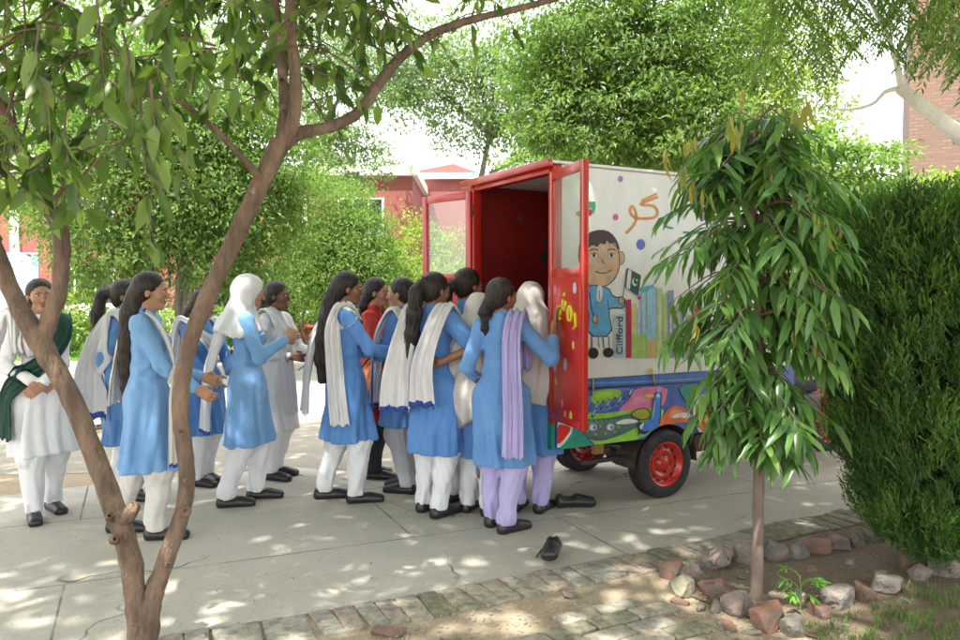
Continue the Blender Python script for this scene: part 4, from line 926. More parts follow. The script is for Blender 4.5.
# wheels
def wheel(x,y,r,w,ref=None):
    root=empty('wheel',(x,y,r)); root.parent=V_
    M=Matrix.Rotation(R(90),4,'X')
    t=MB(); pr=[(r*.62,-w*.42),(r*.70,-w*.5),(r*.88,-w*.5),(r*.965,-w*.44),(r,-w*.33)]
    for k in (-.2,-.07,.07,.2): pr+=[(r,w*(k-.045)),(r*.975,w*(k-.035)),(r*.975,w*(k+.035)),(r,w*(k+.045))]
    pr+=[(r,w*.33),(r*.965,w*.44),(r*.88,w*.5),(r*.70,w*.5),(r*.62,w*.42),(r*.6,0),(r*.62,-w*.42)]
    t.lathe(pr,RUB,44,M); t.build('tyre',root)
    q=MB(); q.lathe([(r*.635,w*.44),(r*.655,w*.47),(r*.63,w*.46),(r*.58,w*.40),(r*.56,w*.22),(r*.50,w*.16),(r*.42,w*.25),(r*.36,w*.26),(r*.30,w*.20),(r*.20,w*.20),(r*.17,w*.34),(r*.12,w*.36),(r*.001,w*.37)],RED,44,M)
    q.lathe([(r*.60,w*.40),(r*.60,-w*.40),(r*.2,-w*.3),(.001,-w*.3)],RED,30,M)
    for k in range(5):
        a=2*math.pi*k/5; c=Vector((math.cos(a)*r*.26,-w*.20,math.sin(a)*r*.26)); q.lathe([(.001,.014),(.009,.014),(.009,0)],STEEL,6,Matrix.Translation(c)@M)
    for k in range(12):
        a=2*math.pi*(k+.5)/12; c=Vector((math.cos(a)*r*.46,-w*.215,math.sin(a)*r*.46)); q.lathe([(.001,.004),(.016,.004),(.017,0)],STEEL,8,Matrix.Translation(c)@M)
    q.build('rim',root); return root
wheel(WX,.075,WR,.155); wheel(WX,W-.075,WR,.155); wheel(3.50,.5*W,.235,.115)
def chas(m):
    for y in (.22,W-.22): m.box((.0,y-.03,.42),(2.9,y+.03,.50),STEEL,.004)
    m.tube([(WX,.1,WR),(WX,W-.1,WR)],.035,STEEL,12); m.lathe([(.001,-.10),(.07,-.08),(.10,0),(.07,.08),(.001,.10)],STEEL,16,Matrix.Translation((WX,W/2,WR))@Matrix.Rotation(R(90),4,'X'))
    for y in (.2,W-.2):
        for k in range(4): m.tube([(WX-.45+.05*k,y,.41-.012*k),(WX,y,.335-.016*k),(WX+.45-.05*k,y,.41-.012*k)],.011,STEEL,6)
    m.box((.42,.12,.36),(.50,.16,.455),BRASS); m.box((.30,.10,.30),(.72,.13,.33),STEEL); m.tube([(WX,.56,.3),(2.6,.56,.42)],.03,STEEL,8)
    m.tube([(2.6,.5*W,.5),(3.1,.5*W,.75),(3.3,.5*W,.8)],.03,STEEL,8)
    m.box((1.28,.03,.30),(1.75,.30,.44),mat('rusty_tank',(.10,.045,.025),.7,(.05,.03,.02),9),.02)
pb('chassis',chas)
# driver's end: saddle, apron, handlebar, fork, mudguard, windscreen, roof
def cab(m):
    m.box((2.15,.06,.30),(2.50,W-.06,.36),RED,.02); m.box((1.52,.22,.44),(2.16,W-.22,.62),STEEL,.03)
    pts=[(2.50,.10,.36),(2.62,.16,.75),(2.60,.2,1.05),(2.60,W-.2,1.05),(2.62,W-.16,.75),(2.50,W-.10,.36)]
    m.prism([(2.50,.12,.36),(2.57,.30,.66),(2.57,W-.30,.66),(2.50,W-.12,.36)],(.03,0,0),RED)
pb('cab_body',cab,dx=.84)
pb('mudguard',lambda m:[m.box((2.66-.29*math.cos(a)-.06,.40,.225+.29*math.sin(a)-.012),(2.66-.29*math.cos(a)+.06,W-.40,.225+.29*math.sin(a)+.012),RED,.005) for a in [R(25+12*i) for i in range(12)]]+[m.box((2.44,.36,.44),(2.90,W-.36,.56),RED,.04)],dx=.84)
pb('fork',lambda m:[m.tube([(2.66,y,.225),(2.55,y,.75),(2.48,y,1.0)],.02,METAL,8) for y in (.47,.65)],dx=.84)
pb('handlebar',lambda m:m.tube([(2.38,.2,1.02),(2.46,.4,1.05),(2.46,.72,1.05),(2.38,.92,1.02)],.014,STEEL,8),dx=.84)
pb('saddle',lambda m:m.box((1.8,.28,.622),(2.2,W-.28,.72),BLACKC,.03),dx=.84)
pb('windscreen',lambda m:m.prism([(2.585,.17,1.10),(2.585,W-.17,1.10),(2.42,W-.17,1.62),(2.42,.17,1.62)],(.005,0,0),GL),dx=.84)
pb('cab_roof',lambda m:[m.box((1.82,.05,1.64),(2.52,W-.05,1.68),RED,.015)]+[m.tube([(2.52,y,.40),(2.58,y,1.08),(2.42,y,1.65)],.016,RED,8) for y in (.16,W-.16)],dx=.84)
CX=0
for y in (.32,W-.32): pb('headlight',lambda m:m.lathe([(.001,.05),(.06,.03),(.075,0),(.06,-.04),(.001,-.05)],mat('lamp_glass',(.6,.6,.58),.15),20,Matrix.Translation((2.64,y,.82))@Matrix.Rotation(R(90),4,'Y')),dx=.84)
# ---------------------------------------------------------------- ground
def groundmat(name,c1,c2,c3,sc=1.2,bs=.5,bscale=60,leafy=False):
    m,nt,b=nodes(name); b.inputs['Roughness'].default_value=.92; b.inputs['Specular IOR Level'].default_value=.2
    a=tex(nt,sc,7,.65); c=tex(nt,sc*9,6,.7); d=tex(nt,90,3,.7)
    x=mixc(nt,mp(nt,a,.35,.65),c1,c2); x=mixc(nt,mp(nt,c,.5,.72),x,c3); x=mixc(nt,mp(nt,d,.5,.68,0,.75),x,tuple(q*.5 for q in c1)); x=mixc(nt,mp(nt,tex(nt,38,5,.8),.56,.66,0,.6),x,tuple(min(q*1.5,.7) for q in c1))
    nt.links.new(x,b.inputs['Base Color']); bump(nt,b,d,bs,.01); return m
SOIL=groundmat('dry_soil',(.38,.305,.215),(.31,.25,.175),(.44,.365,.27)); SOILD=groundmat('bed_soil',(.165,.125,.09),(.22,.17,.125),(.12,.09,.065),3)
DUST=groundmat('pale_dust',(.36,.33,.275),(.29,.265,.215),(.42,.385,.325),.6)
def concrete():
    m,nt,b=nodes('plaza_concrete'); b.inputs['Roughness'].default_value=.85; b.inputs['Specular IOR Level'].default_value=.25
    a=tex(nt,.7,7,.65); c=tex(nt,5,6,.7); d=tex(nt,120,3,.7); e=tex(nt,2.2,8,.75)
    x=mixc(nt,mp(nt,a,.35,.65),(.49,.458,.395),(.41,.384,.333)); x=mixc(nt,mp(nt,c,.45,.75,0,.7),x,(.50,.46,.385)); x=mixc(nt,mp(nt,d,.52,.68,0,.6),x,(.25,.23,.195)); x=mixc(nt,mp(nt,tex(nt,26,7,.8),.56,.68,0,.45),x,(.27,.25,.21)); x=mixc(nt,mp(nt,tex(nt,1.1,9,.8,(.5,2.2,1)),.54,.66,0,.35),x,(.30,.275,.23))
    x=mixc(nt,mp(nt,e,.60,.72,0,.55),x,(.29,.27,.235))
    tcv=N(nt,'ShaderNodeTexCoord'); nz=N(nt,'ShaderNodeTexNoise'); nz.inputs['Scale'].default_value=2.5; nt.links.new(tcv.outputs['Object'],nz.inputs['Vector']); mv=N(nt,'ShaderNodeMix'); mv.data_type='RGBA'; mv.inputs[0].default_value=.35; nt.links.new(tcv.outputs['Object'],mv.inputs[6]); nt.links.new(nz.outputs['Color'],mv.inputs[7])
    vo=N(nt,'ShaderNodeTexVoronoi'); vo.feature='DISTANCE_TO_EDGE'; vo.inputs['Scale'].default_value=.85; nt.links.new(mv.outputs[2],vo.inputs['Vector'])
    ck=N(nt,'ShaderNodeMath',operation='MULTIPLY'); nt.links.new(mp(nt,vo.outputs['Distance'],.002,.006,1,0),ck.inputs[0]); nt.links.new(mp(nt,tex(nt,.9,3,.5),.50,.60),ck.inputs[1]); x=mixc(nt,ck.outputs[0],x,(.16,.145,.12))
    x=mixc(nt,mp(nt,tex(nt,.45,6,.7),.56,.66,0,.5),x,(.33,.31,.275))
    tc=N(nt,'ShaderNodeTexCoord'); mm=N(nt,'ShaderNodeMapping'); mm.inputs['Rotation'].default_value=(0,0,R(-24)); mm.inputs['Location'].default_value=(.35,.55,0); nt.links.new(tc.outputs['Object'],mm.inputs[0])
    br=N(nt,'ShaderNodeTexBrick'); nt.links.new(mm.outputs[0],br.inputs['Vector']); br.offset=.35
    br.inputs['Scale'].default_value=1; br.inputs['Mortar Size'].default_value=.007; br.inputs['Brick Width'].default_value=2.9; br.inputs['Row Height'].default_value=1.25; br.inputs['Mortar Smooth'].default_value=.4
    w=tex(nt,3,4,.6); 
    mu_=N(nt,'ShaderNodeMath',operation='MULTIPLY'); nt.links.new(br.outputs['Fac'],mu_.inputs[0]); nt.links.new(mp(nt,w,.35,.6,.25,1),mu_.inputs[1])
    x=mixc(nt,mu_.outputs[0],x,(.12,.11,.095)); nt.links.new(x,b.inputs['Base Color'])
    ad=N(nt,'ShaderNodeMath',operation='SUBTRACT'); nt.links.new(d,ad.inputs[0]); nt.links.new(mu_.outputs[0],ad.inputs[1]); bump(nt,b,ad.outputs[0],.35,.006); return m
CONC=concrete()
def sheet(name,pts,z,m,sub=0,**k):
    mb=MB(); mb.poly([(p[0],p[1],z) for p in pts],m); return mb.build(name,**k)
s=150; sheet('ground',[(-s,-s),(s,-s),(s,s),(-s,s)],0,SOIL,kind='structure')
g=lambda x,y:tuple(G(x,y))[:2]
topl=[(60,655),(175,636),(225,628.5),(300,616.5),(371,604),(442,593),(513,577.5),(584,565),(640,554.5),(712,540),(761,527),(810,518.5),(855,509),(892,512)]
topl=[(-60,668)]+topl[:-1]+[(900,501),(960,492)]
tw=[g(*p) for p in topl]
back=[g(1100,470),g(960,447),g(760,448),g(600,458),g(480,470),g(400,478),g(298,468),g(200,476),g(106,484),g(0,497),g(-200,520)]
sheet('concrete_yard',[g(-400,720)]+tw+[g(1200,475)]+back,.006,CONC,kind='structure')
sheet('dusty_lane',[g(-300,480),g(1200,455),(60,13),(26,34),(-26,34),(-50,24)],.003,DUST,kind='structure')
# far paved road, lawn
sheet('road',[g(-300,408),g(0,408),g(190,404),g(330,400),(4,40),(-5,34),g(240,358),g(120,366),g(0,374),g(-300,382)],.007,mat('pale_road',(.34,.33,.30),.9,(.29,.28,.25),1.5),kind='structure')
# brick edging along the yard
def brickcol(n,c): return mat(n,c,.9,tuple(q*.52 for q in c),26,.42,.66,bscale=30,bstr=.5,bdist=.01)
BR=[brickcol('brick_grey',(.33,.305,.25)),brickcol('brick_buff',(.36,.315,.25)),brickcol('brick_mossy',(.25,.235,.165)),brickcol('brick_pink',(.34,.28,.225)),brickcol('brick_moss2',(.20,.195,.125))]
def brick_strip(name,line,width,step,first=1,jit=.35,z=-.001,mossy=lambda t:.3,**k):
    m=MB(); pts=np.array([[p[0],p[1]] for p in line]); d=np.r_[0,np.cumsum(np.linalg.norm(np.diff(pts,axis=0),axis=1))]; L_=d[-1]; q=0
    while q<L_:
        c=np.array([np.interp(q,d,pts[:,0]),np.interp(q,d,pts[:,1])]); e=np.array([np.interp(q+.1,d,pts[:,0]),np.interp(q+.1,d,pts[:,1])]); a=math.atan2(*(e-c)[::-1])+random.gauss(0,.03)
        w=step*random.choice((.92,1,1.05,1.9)) ; ma=random.choice(BR[:2]+BR[3:4]) if random.random()>mossy(q/L_) else random.choice((BR[2],BR[4]))
        M=Matrix.Translation((c[0],c[1],z+random.uniform(-.004,.004)))@Matrix.Rotation(a,4,'Z')@Matrix.Rotation(random.gauss(0,.02),4,'X')
        m.box((0.006,-width*random.uniform(.94,1.04),-.03),(w-.006,random.uniform(-.015,.012),.016),ma,.005,M); q+=w
    return m.build(name,**k)
brick_strip('brick_edging',tw,.27,.112,mossy=lambda t:.15+.75*(t>.62),kind='structure')
# brick paving patch at the bottom right
m=MB(); A=Vector(g(520,640)); u_=(Vector(g(690,596))-A).normalized(); v_=Vector((-u_.y,u_.x))
for i in range(-3,16):
    for j in range(-9,1):
        c=A+u_*(i*.235+(j%2)*.11)+v_*(j*.118-.0)
        pxx=c.x/c.y*F+480
        pyy=293+1.5*F/c.y
        if c.y<2.4 or pyy<640-(pxx-500)*.235-2 or pxx>652+(pyy-598)*1.25: continue
        if random.random()<.13 or (j>-1 and random.random()<.3): continue
        ma=random.choice(BR[:3]+[BR[1],BR[0],BR[4]]); M=Matrix.Translation((c.x,c.y,.004+random.uniform(-.004,.006)))@Matrix.Rotation(math.atan2(u_.y,u_.x)+random.gauss(0,.02),4,'Z')@Matrix.Rotation(random.gauss(0,.02),4,'Y')
        m.box((.004,.004,-.03),(.226,.109,.016),ma,.007,M)
m.build('brick_path',kind='structure')
# planting bed
bed=[g(668,586),g(680,566),g(730,552),g(800,541),g(880,522),g(960,505),g(1200,480),g(1250,640),g(900,665),g(775,628),g(700,602)]
sheet('planting_bed',bed,.010,SOILD,kind='structure')
# rocks and half-buried bricks round the bed
def rockmat(n,c,c2): return mat(n,c,.9,c2,19,.38,.62,bscale=30,bstr=.7,bdist=.02)
RK=[rockmat('rock_grey',(.24,.21,.18),(.13,.115,.10)),rockmat('rock_brick',(.26,.125,.09),(.15,.12,.095)),rockmat('rock_pink',(.27,.21,.18),(.17,.145,.125)),rockmat('rock_moss',(.17,.17,.11),(.25,.22,.17)),rockmat('rock_dark',(.12,.11,.10),(.19,.16,.13))]
rl=['grey','brick red','pinkish','mossy','dark']
def rock(px,py,sx,sy,sz,ri,lab,tilt=0):
    bm=bmesh.new(); 
    for i in range(26):
        v=[random.uniform(-1,1) for _ in range(3)]; mx=max(abs(q) for q in v); v=[q/mx*random.uniform(.72,1) for q in v]; bm.verts.new((v[0]*sx/2,v[1]*sy/2,v[2]*sz/2))
    r=bmesh.ops.convex_hull(bm,input=bm.verts[:]); bmesh.ops.delete(bm,geom=[e for e in r['geom_interior'] if isinstance(e,bmesh.types.BMVert)],context='VERTS')
    bmesh.ops.bevel(bm,geom=bm.edges[:],offset=.006,segments=2,affect='EDGES',clamp_overlap=True); 
    bmesh.ops.triangulate(bm,faces=bm.faces[:]); bmesh.ops.subdivide_edges(bm,edges=[q for q in bm.edges if q.calc_length()>.018],cuts=2,use_grid_fill=True)
    from mathutils import noise as mn
    o_=Vector((px,py,0))
    for v in bm.verts: v.co+=v.co.normalized()*(.006*mn.noise(v.co*22+o_)+.004*mn.noise(v.co*70+o_))*sz/.16
    me=bpy.data.meshes.new('rock'); bm.to_mesh(me); bm.free(); me.materials.append(RK[ri]); 
    p=G(px,py); o=link('rock',me,None,(p.x,p.y,sz*.22),0,label=lab,cat='rock',group='rocks and broken bricks edging the planting bed'); o.rotation_euler=(random.gauss(0,.2)+tilt,random.gauss(0,.2),random.uniform(0,6.28)); return o
rows=[(671,578,.15,1,'leftmost','west corner'),(684,594,.17,3,'front','next to the corner'),(691,580,.14,1,'bright','behind the corner'),(712,596,.16,1,'front','left of the young tree trunk'),(736,612,.20,2,'wide','in front of the young tree trunk'),(768,628,.17,2,'upright','at the foot of the young tree'),(722,566,.22,2,'big','beyond the young tree trunk'),(706,570,.12,4,'small','between two bigger rocks'),(748,562,.2,4,'slab','right behind the young tree trunk'),(775,560,.17,4,'leaning','in the back row'),(796,557,.18,0,'rounded','in the back row'),(818,553,.17,3,'low','in the back row'),(838,549,.16,2,'half-buried','in the back row'),(856,546,.15,0,'flat','in the back row'),(874,541,.16,1,'tilted','in the back row'),(893,536,.14,0,'end','of the back row near the conifer'),(792,633,.14,0,'flat','on the front edge'),(818,618,.14,3,'low','beside the seedling'),(838,607,.20,0,'tall','right of the seedling'),(862,600,.17,1,'rough','on the front right edge'),(886,592,.20,0,'big pale','left of the conifer stem'),(922,580,.17,2,'pale','right of the conifer stem'),(944,576,.20,0,'pale','at the right edge'),(968,572,.17,4,'wedge','cut by the frame edge'),(905,560,.12,4,'small','behind the conifer stem'),(800,600,.08,0,'tiny','by the seedling'),(716,612,.10,3,'little','in the front row'),(758,600,.10,4,'little','against the young trunk')]
for i,(px,py,sz,ri,a,b) in enumerate(rows):
    if i%3==2 and 'pale' not in a: ri=1 if i%2 else 2
    rock(px,py,sz*.85*random.uniform(.85,1.2),sz*random.uniform(.5,.8),sz*random.uniform(.65,.95),ri,'%s %s rock %s, number-free edge of the planting bed'.replace(', number-free edge of the planting bed','')%(a,rl[ri],b)+' of the planting bed')
for i,(px,py,ri,lab) in enumerate(((680,604,1,'small brick chip lying outside the west corner of the bed'),(700,610,2,'pinkish brick chip on the soil before the front row'),(728,628,1,'broken red brick end in front of the widest rock'),(750,634,3,'mossy chip at the bottom of the front row'),(812,572,1,'red brick shard inside the bed, beyond the seedling'),(850,565,2,'pinkish shard in the middle of the bed'),(905,604,0,'grey pebble-like stone in the weeds'),(840,628,2,'flat pink stone lying in the weeds'),(742,580,4,'dark stone inside the bed behind the young trunk'),(880,575,3,'mossy stone inside the bed near the conifer'))):
    rock(px,py,random.uniform(.06,.11),random.uniform(.04,.07),random.uniform(.03,.05),ri,lab)
rock(570,597,.10,.07,.035,2,'flat loose stone on the soil just outside the brick edging')
rock(388,634,.16,.09,.04,1,'flat reddish stone lying at the bottom edge below the brick edging')
# litter: fallen leaves and pebbles
nm=NM(); n=5200
px=rng.uniform(0,960,n); py=rng.uniform(455,645,n); pos=np.array([tuple(G(a,b,.014)) for a,b in zip(px,py)]); keep=rng.random(n)<np.where((px>620)&(py>520),.85,.22); pos=pos[keep]; n=len(pos)
dv=rdir(n)*[1,1,.15]; nm.add(*place(leaf_far(.45),pos,dv,rdir(n)*.3+[0,0,1],rng.uniform(.006,.022,n)))
nm.build('fallen_leaves',leafmat('litter',[(.26,.18,.09),(.36,.30,.19),(.20,.15,.09),(.34,.33,.16),(.46,.43,.36)],.1),kind='stuff',smooth=False)
nm=NM(); n=900; px=rng.uniform(400,960,n); py=rng.uniform(600,660,n); pos=np.array([tuple(G(a,b,.004)) for a,b in zip(px,py)])
cb8=np.array([(x,y,z) for x in (-1,1) for y in (-1,1) for z in (-.3,.8)],float); cq8=[(0,1,3,2),(4,6,7,5),(0,4,5,1),(2,3,7,6),(0,2,6,4),(1,5,7,3)]
oc=np.array([(1,0,0),(-1,0,0),(0,1,0),(0,-1,0),(0,0,1)],float); qf=np.array([(0,2,4,4),(2,1,4,4),(1,3,4,4),(3,0,4,4)])
for i in range(n):
    r=rng.uniform(.002,.008); nm.add(cb8*r*rng.uniform(.6,1.1,(8,3))+pos[i],cq8)
nm.build('gravel',mat('pebbles',(.38,.34,.29),.9,(.28,.25,.21),40),kind='stuff',smooth=False)
# grass
def grass(name,poly_px,n,h,mats,w=.006,z=.008,world=None):
    nm=NM(); a=np.array(poly_px,float); x0,y0=a.min(0); x1,y1=a.max(0); pts=[]
    from mathutils.geometry import intersect_point_line
    def ins(x,y):
        c=False; j=len(a)-1
        for i in range(len(a)):
            if (a[i][1]>y)!=(a[j][1]>y) and x<(a[j][0]-a[i][0])*(y-a[i][1])/(a[j][1]-a[i][1])+a[i][0]: c=not c
            j=i
        return c
    while len(pts)<n:
        x,y=random.uniform(x0,x1),random.uniform(y0,y1)
        if ins(x,y) and (world is not None or math.sin(x*.11+1)*math.sin(y*.19+x*.05)>-.15): pts.append(tuple(G(x,y,z)) if world is None else (x,y,z))
    pts=np.array(pts); n=len(pts); dv=rdir(n)*.45+[0,0,1]; t=leaf_far(1.0); V=t[0].copy(); V[:,0]*=w/h*1.4; nm.add(*place((V,t[1]),pts,dv,rdir(n),h*rng.uniform(.5,1.3,n)))
    return nm.build(name,mats,kind='stuff',smooth=False)
GR=leafmat('grass_blades',[(.06,.13,.025),(.10,.19,.04),(.16,.22,.07),(.05,.10,.02)],.3)
grass('grass',[(862,650),(866,610),(905,588),(960,588),(1010,600),(1010,650)],1100,.045,GR,.004)
grass('weeds',[(790,646),(800,628),(860,612),(880,646)],260,.035,GR,.004)
grass('lawn',[(-14,16.3),(-7.2,17.0),(-6.9,24),(-16,27)],30000,.10,leafmat('lawn_blades',[(.12,.26,.04),(.17,.32,.06),(.22,.36,.08)],.35),.03,world=True)
# ---------------------------------------------------------------- buildings
RB=brickmat('red_brick',(.235,.062,.054),(.275,.078,.066),(.23,.10,.088),1)
WHP=mat('white_trim',(.74,.74,.73),.7,(.66,.66,.65),3); DGL=mat('dark_window_glass',(.03,.035,.04),.12)
def window(parent,x,z,w,h,y,frame=WHP,bars=2,sill=True):
    f=MB(); t=.09
    for lo,hi in (((x,y-.06,z),(x+t,y+.05,z+h)),((x+w-t,y-.06,z),(x+w,y+.05,z+h)),((x+t,y-.06,z),(x+w-t,y+.05,z+t)),((x+t,y-.06,z+h-t),(x+w-t,y+.05,z+h))): f.box(lo,hi,frame)
    for i in range(1,bars+1):
        c=x+w*i/(bars+1); f.box((c-.025,y-.04,z+t),(c+.025,y+.03,z+h-t),frame)
    o=f.build('window',parent); m=MB(); m.box((x+t,y-.01,z+t),(x+w-t,y+.02,z+h-t),DGL); m.build('pane',o)
    if sill: m=MB(); m.box((x-.15,y-.16,z-.14),(x+w+.15,y+.02,z-.004),frame); m.build('sill',o)
    return o
def building(name,x0,x1,y,h,dep,wallm,label,wins=(),parapet=None,base=None,gable=None,pil=()):
    root=empty(name,(x0,y,0),label=label,cat='building'); Wd=x1-x0
    xs=sorted(wins); m=MB()
    # wall with real openings
    cuts=[0]+[v for w in xs for v in (w[0],w[0]+w[2])]+[Wd]
    for i in range(0,len(cuts),2):
        if cuts[i+1]>cuts[i]: m.box((cuts[i],0,0),(cuts[i+1],.25,h),wallm)
    for w in xs:
        zz=0
        for z_,hh in sorted(w[1]):
            m.box((w[0],.002,zz),(w[0]+w[2],.248,z_),wallm); zz=z_+hh
        m.box((w[0],.002,zz),(w[0]+w[2],.248,h-.002),wallm)
    m.box((0,.26,0),(.25,dep,h),wallm); m.box((Wd-.25,.26,0),(Wd,dep,h),wallm); m.box((.25,dep-.25,0),(Wd-.25,dep,h),wallm); m.build('wall',root)
    for w in xs:
        for z_,hh in w[1]: window(root,w[0]+.002,z_+.002,w[2]-.004,hh-.004,.08)
    m=MB(); m.box((-.2,-.25,h+.002),(Wd+.2,dep+.2,h+(parapet or .2)),WHP); m.build('roof',root)
    if base: m=MB(); m.box((-.03,-.05,0),(Wd+.03,-.002,base),WHP); m.build('plinth',root)
    for p in pil: m=MB(); m.box((p,-.10,.0),(p+.35,-.004,h-.05),WHP); m.build('pilaster',root)
    if gable: 
        a,b,hh=gable; m=MB(); m.prism([(a,2,h+.3),(b,2,h+.3),((a*.35+b*.65),2,h+.3+hh)],(0,4,0),wallm); m.build('gable',root)
    return root
building('school_building',-31,-2.6,30,6.0,9,RB,'long red brick school block with white trimmed windows behind the trees on the left',
   wins=[(1.5,[(1.0,1.6),(4.0,1.3)],2.6),(5.6,[(1.0,1.6),(4.0,1.3)],2.6),(9.0,[(1.0,1.6),(3.6,1.4)],3.2),(14.5,[(1.0,1.5),(3.8,1.4)],2.4),(20.5,[(.3,2.4),(3.8,1.4)],2.0),(25.5,[(1,1.5),(3.8,1.4)],1.8)],parapet=.35,base=.9,pil=(12.9,18.2,24))
building('red_hall',-4.6,7.5,36,6.75,10,RB,'red brick hall with a white parapet and a small gable beyond the open cart doors',wins=[(.8,[(1.0,1.6)],2.0),(8,[(1.0,1.6),(4.2,1.2)],2.2)],parapet=.26,gable=(-.6,5.4,.75),base=.6)
# brick tower on the right
bt=empty('brick_tower',(10.7,19.5,0),R(-27),label='tall bare brick house with a grey band, rising behind the conifer',cat='building')
BT=brickmat('rough_brick',(.14,.075,.055),(.19,.115,.08),(.11,.085,.07),1,.24,.085,.02)
m=MB(); m.box((0,0,0),(.0+2.0,6,3.6),mat('grey_pink_render',(.17,.125,.115),.9,(.13,.10,.092),2,bscale=8,bstr=.3)); m.box((2.0,0.002,0),(7,5.998,3.6),MATS['grey_pink_render']); m.box((.01,.01,4.02),(1.1,5.9,9),BT); m.box((2.2,.01,4.02),(7,5.9,9),BT); m.box((1.1,.012,4.02),(2.2,5.9,5.3),BT); m.box((1.1,.012,6.7),(2.2,5.9,9),BT); m.build('wall',bt)
m=MB(); m.box((-.04,-.04,3.602),(7.04,6.04,4.018),mat('grey_band',(.24,.22,.20),.9)); m.build('ledge',bt)
window(bt,1.102,5.302,1.096,1.396,.15,mat('timber_frame',(.10,.07,.05),.7),1)
# sign by the left building
sg=empty('notice_board',P(20,330,24)*1.0,0,label='pale blue notice board with faded white lines, far left',cat='sign'); sg.location.z=0
m=MB(); m.box((-.62,-.03,.95),(.62,.03,2.75),mat('faded_blue_board',(.20,.42,.60),.6,(.36,.52,.66),1.5)); m.build('board',sg)
m=MB()
for i,(w_,z_) in enumerate(((.45,2.5),(.5,2.3),(.38,2.08),(.5,1.85),(.46,1.62),(.3,1.4),(.48,1.18))): m.box((-w_,-.036,z_),(w_*.9,-.0305,z_+.09),mat('faded_white_lettering',(.66,.72,.76),.6))
m.build('faded_lines',sg)
for x in (-.55,.55): m=MB(); m.box((x-.04,.035,0),(x+.04,.09,2.7),STEEL); m.build('post',sg)
# clay planters with bushes
TER=mat('red_planter',(.40,.07,.05),.7,(.32,.06,.045),5)
YG=leafmat('yellow_green',[(.17,.24,.045),(.22,.30,.06),(.28,.35,.08),(.12,.18,.04)],.38,.5,(1.5,1.8,.6))
SG=leafmat('sunny_green',[(.10,.175,.045),(.14,.225,.055),(.19,.28,.07),(.07,.125,.03)],.42,.5,(1.5,1.8,.6))
MG=leafmat('mid_green',[(.080,.142,.038),(.115,.19,.048),(.155,.235,.06),(.052,.10,.028)],.44,.5,(1.5,1.8,.6))
DGR=leafmat('deep_green',[(.03,.065,.018),(.05,.095,.024),(.07,.13,.03),(.022,.045,.014)],.38,.42)
PGR=leafmat('pale_airy_green',[(.11,.18,.07),(.15,.23,.09),(.20,.28,.12),(.08,.13,.05)],.4,.5,(1.4,1.7,.7))
BARK=mat('brown_bark',(.145,.095,.07),.85,(.085,.058,.045),6,stretch=(1,1,.3),bscale=24,bstr=.8,bdist=.02)
BARKG=mat('grey_bark',(.16,.14,.115),.9,(.09,.08,.065),6,bscale=30,bstr=.7,bdist=.015)
for i,(px,d,lab) in enumerate(((276,24,'farthest'),(299,22.6,'middle'),(316,20.6,'nearest'))):
    c=P(px,340,d); r=empty('planter',(c.x,c.y,0),.3,label='%s of the three square red planters holding a leafy bush at the lane side'%lab,cat='planter',group='red planters')
    m=MB(); m.box((-.42,-.42,0),(.42,.42,.58),TER,.02); m.box((-.47,-.47,.582),(.47,.47,.66),TER,.015); m.build('pot',r)
    nm=NM(); crown_leaves(nm,[((0,0,1.25),(.8,.8,.75),1500),((.1,0,.9),(.6,.6,.4),600)],.11,leaf_far(.5),per=14,cr=.25); nm.build('bush',SG if i!=1 else YG,r,smooth=False)
# ---------------------------------------------------------------- background trees
def lob(px,py,d,r,n): return (P(px,py,d),r,n)
def base(px,d): c=P(px,300,d); return (c.x,c.y,0)
tree('bushy_tree',base(175,13),5,[lob(120,190,13,(1.6,1.4,1.5),15000),lob(200,170,13,(1.6,1.4,1.6),17000),lob(160,110,13,(1.7,1.4,1.3),12000),lob(245,205,13,(1.1,1.1,1.2),9000),lob(110,255,12.6,(.9,.9,.7),2500),lob(225,255,13,(.9,.9,.6),2200),lob(260,150,13.5,(1.1,1.1,1.2),3500)],.45,.095,BARKG,MG,'broad fine-leaved tree on many thin stems behind the girls on the left',trunk_r=.10,stems=9,per=24,cr=.26,tm=leaf_far(.4))
tree('tree',base(60,20),7,[lob(40,90,20,(2.6,2,2.2),6000),lob(110,40,20,(2.6,2,2),6000),lob(-40,40,20,(3,2,2.4),5000),lob(20,160,19,(1.6,1.3,1.2),2600)],.5,.14,BARKG,SG,'sunlit tree at the far left in front of the school block',per=22)
tree('shrub',base(340,17),2.6,[lob(322,222,17,(1.1,1,1.2),10000),lob(352,243,17,(.9,1,.9),8000),lob(310,265,16.8,(.8,.8,.8),3500),lob(350,270,16.6,(1.1,.9,.9),8000),lob(380,285,17,(.7,.9,.7),3500)],.4,.095,BARKG,SG,'tall light green shrub straight behind the girl with waist-length hair',cat='shrub',trunk_r=.05,stems=6,tm=leaf_far(.32),per=18)
tree('shrub',base(410,19),3,[lob(390,280,19,(.9,1,.9),6000),lob(432,270,19,(1.0,1,1.2),6500),lob(462,300,20,(.9,1,.9),3500),lob(390,290,18,(1.0,1,.9),3500),lob(440,295,18,(1.2,1,.8),3500)],.4,.10,BARKG,YG,'yellow-green shrub seen through the left cart door',cat='shrub',trunk_r=.05,stems=5,tm=leaf_far(.35),per=18)
tree('tree',base(290,25),9,[lob(250,60,25,(3.2,2.5,2.6),5500),lob(330,110,25,(2.4,2,1.8),4500),lob(300,30,25,(2.8,2,2),4500),lob(370,60,26,(2.2,2,1.5),2800),lob(345,160,24,(1.5,1.5,1.1),2500)],.45,.15,BARKG,PGR,'pale feathery tree beyond the light green shrubs',per=20,cr=.22)
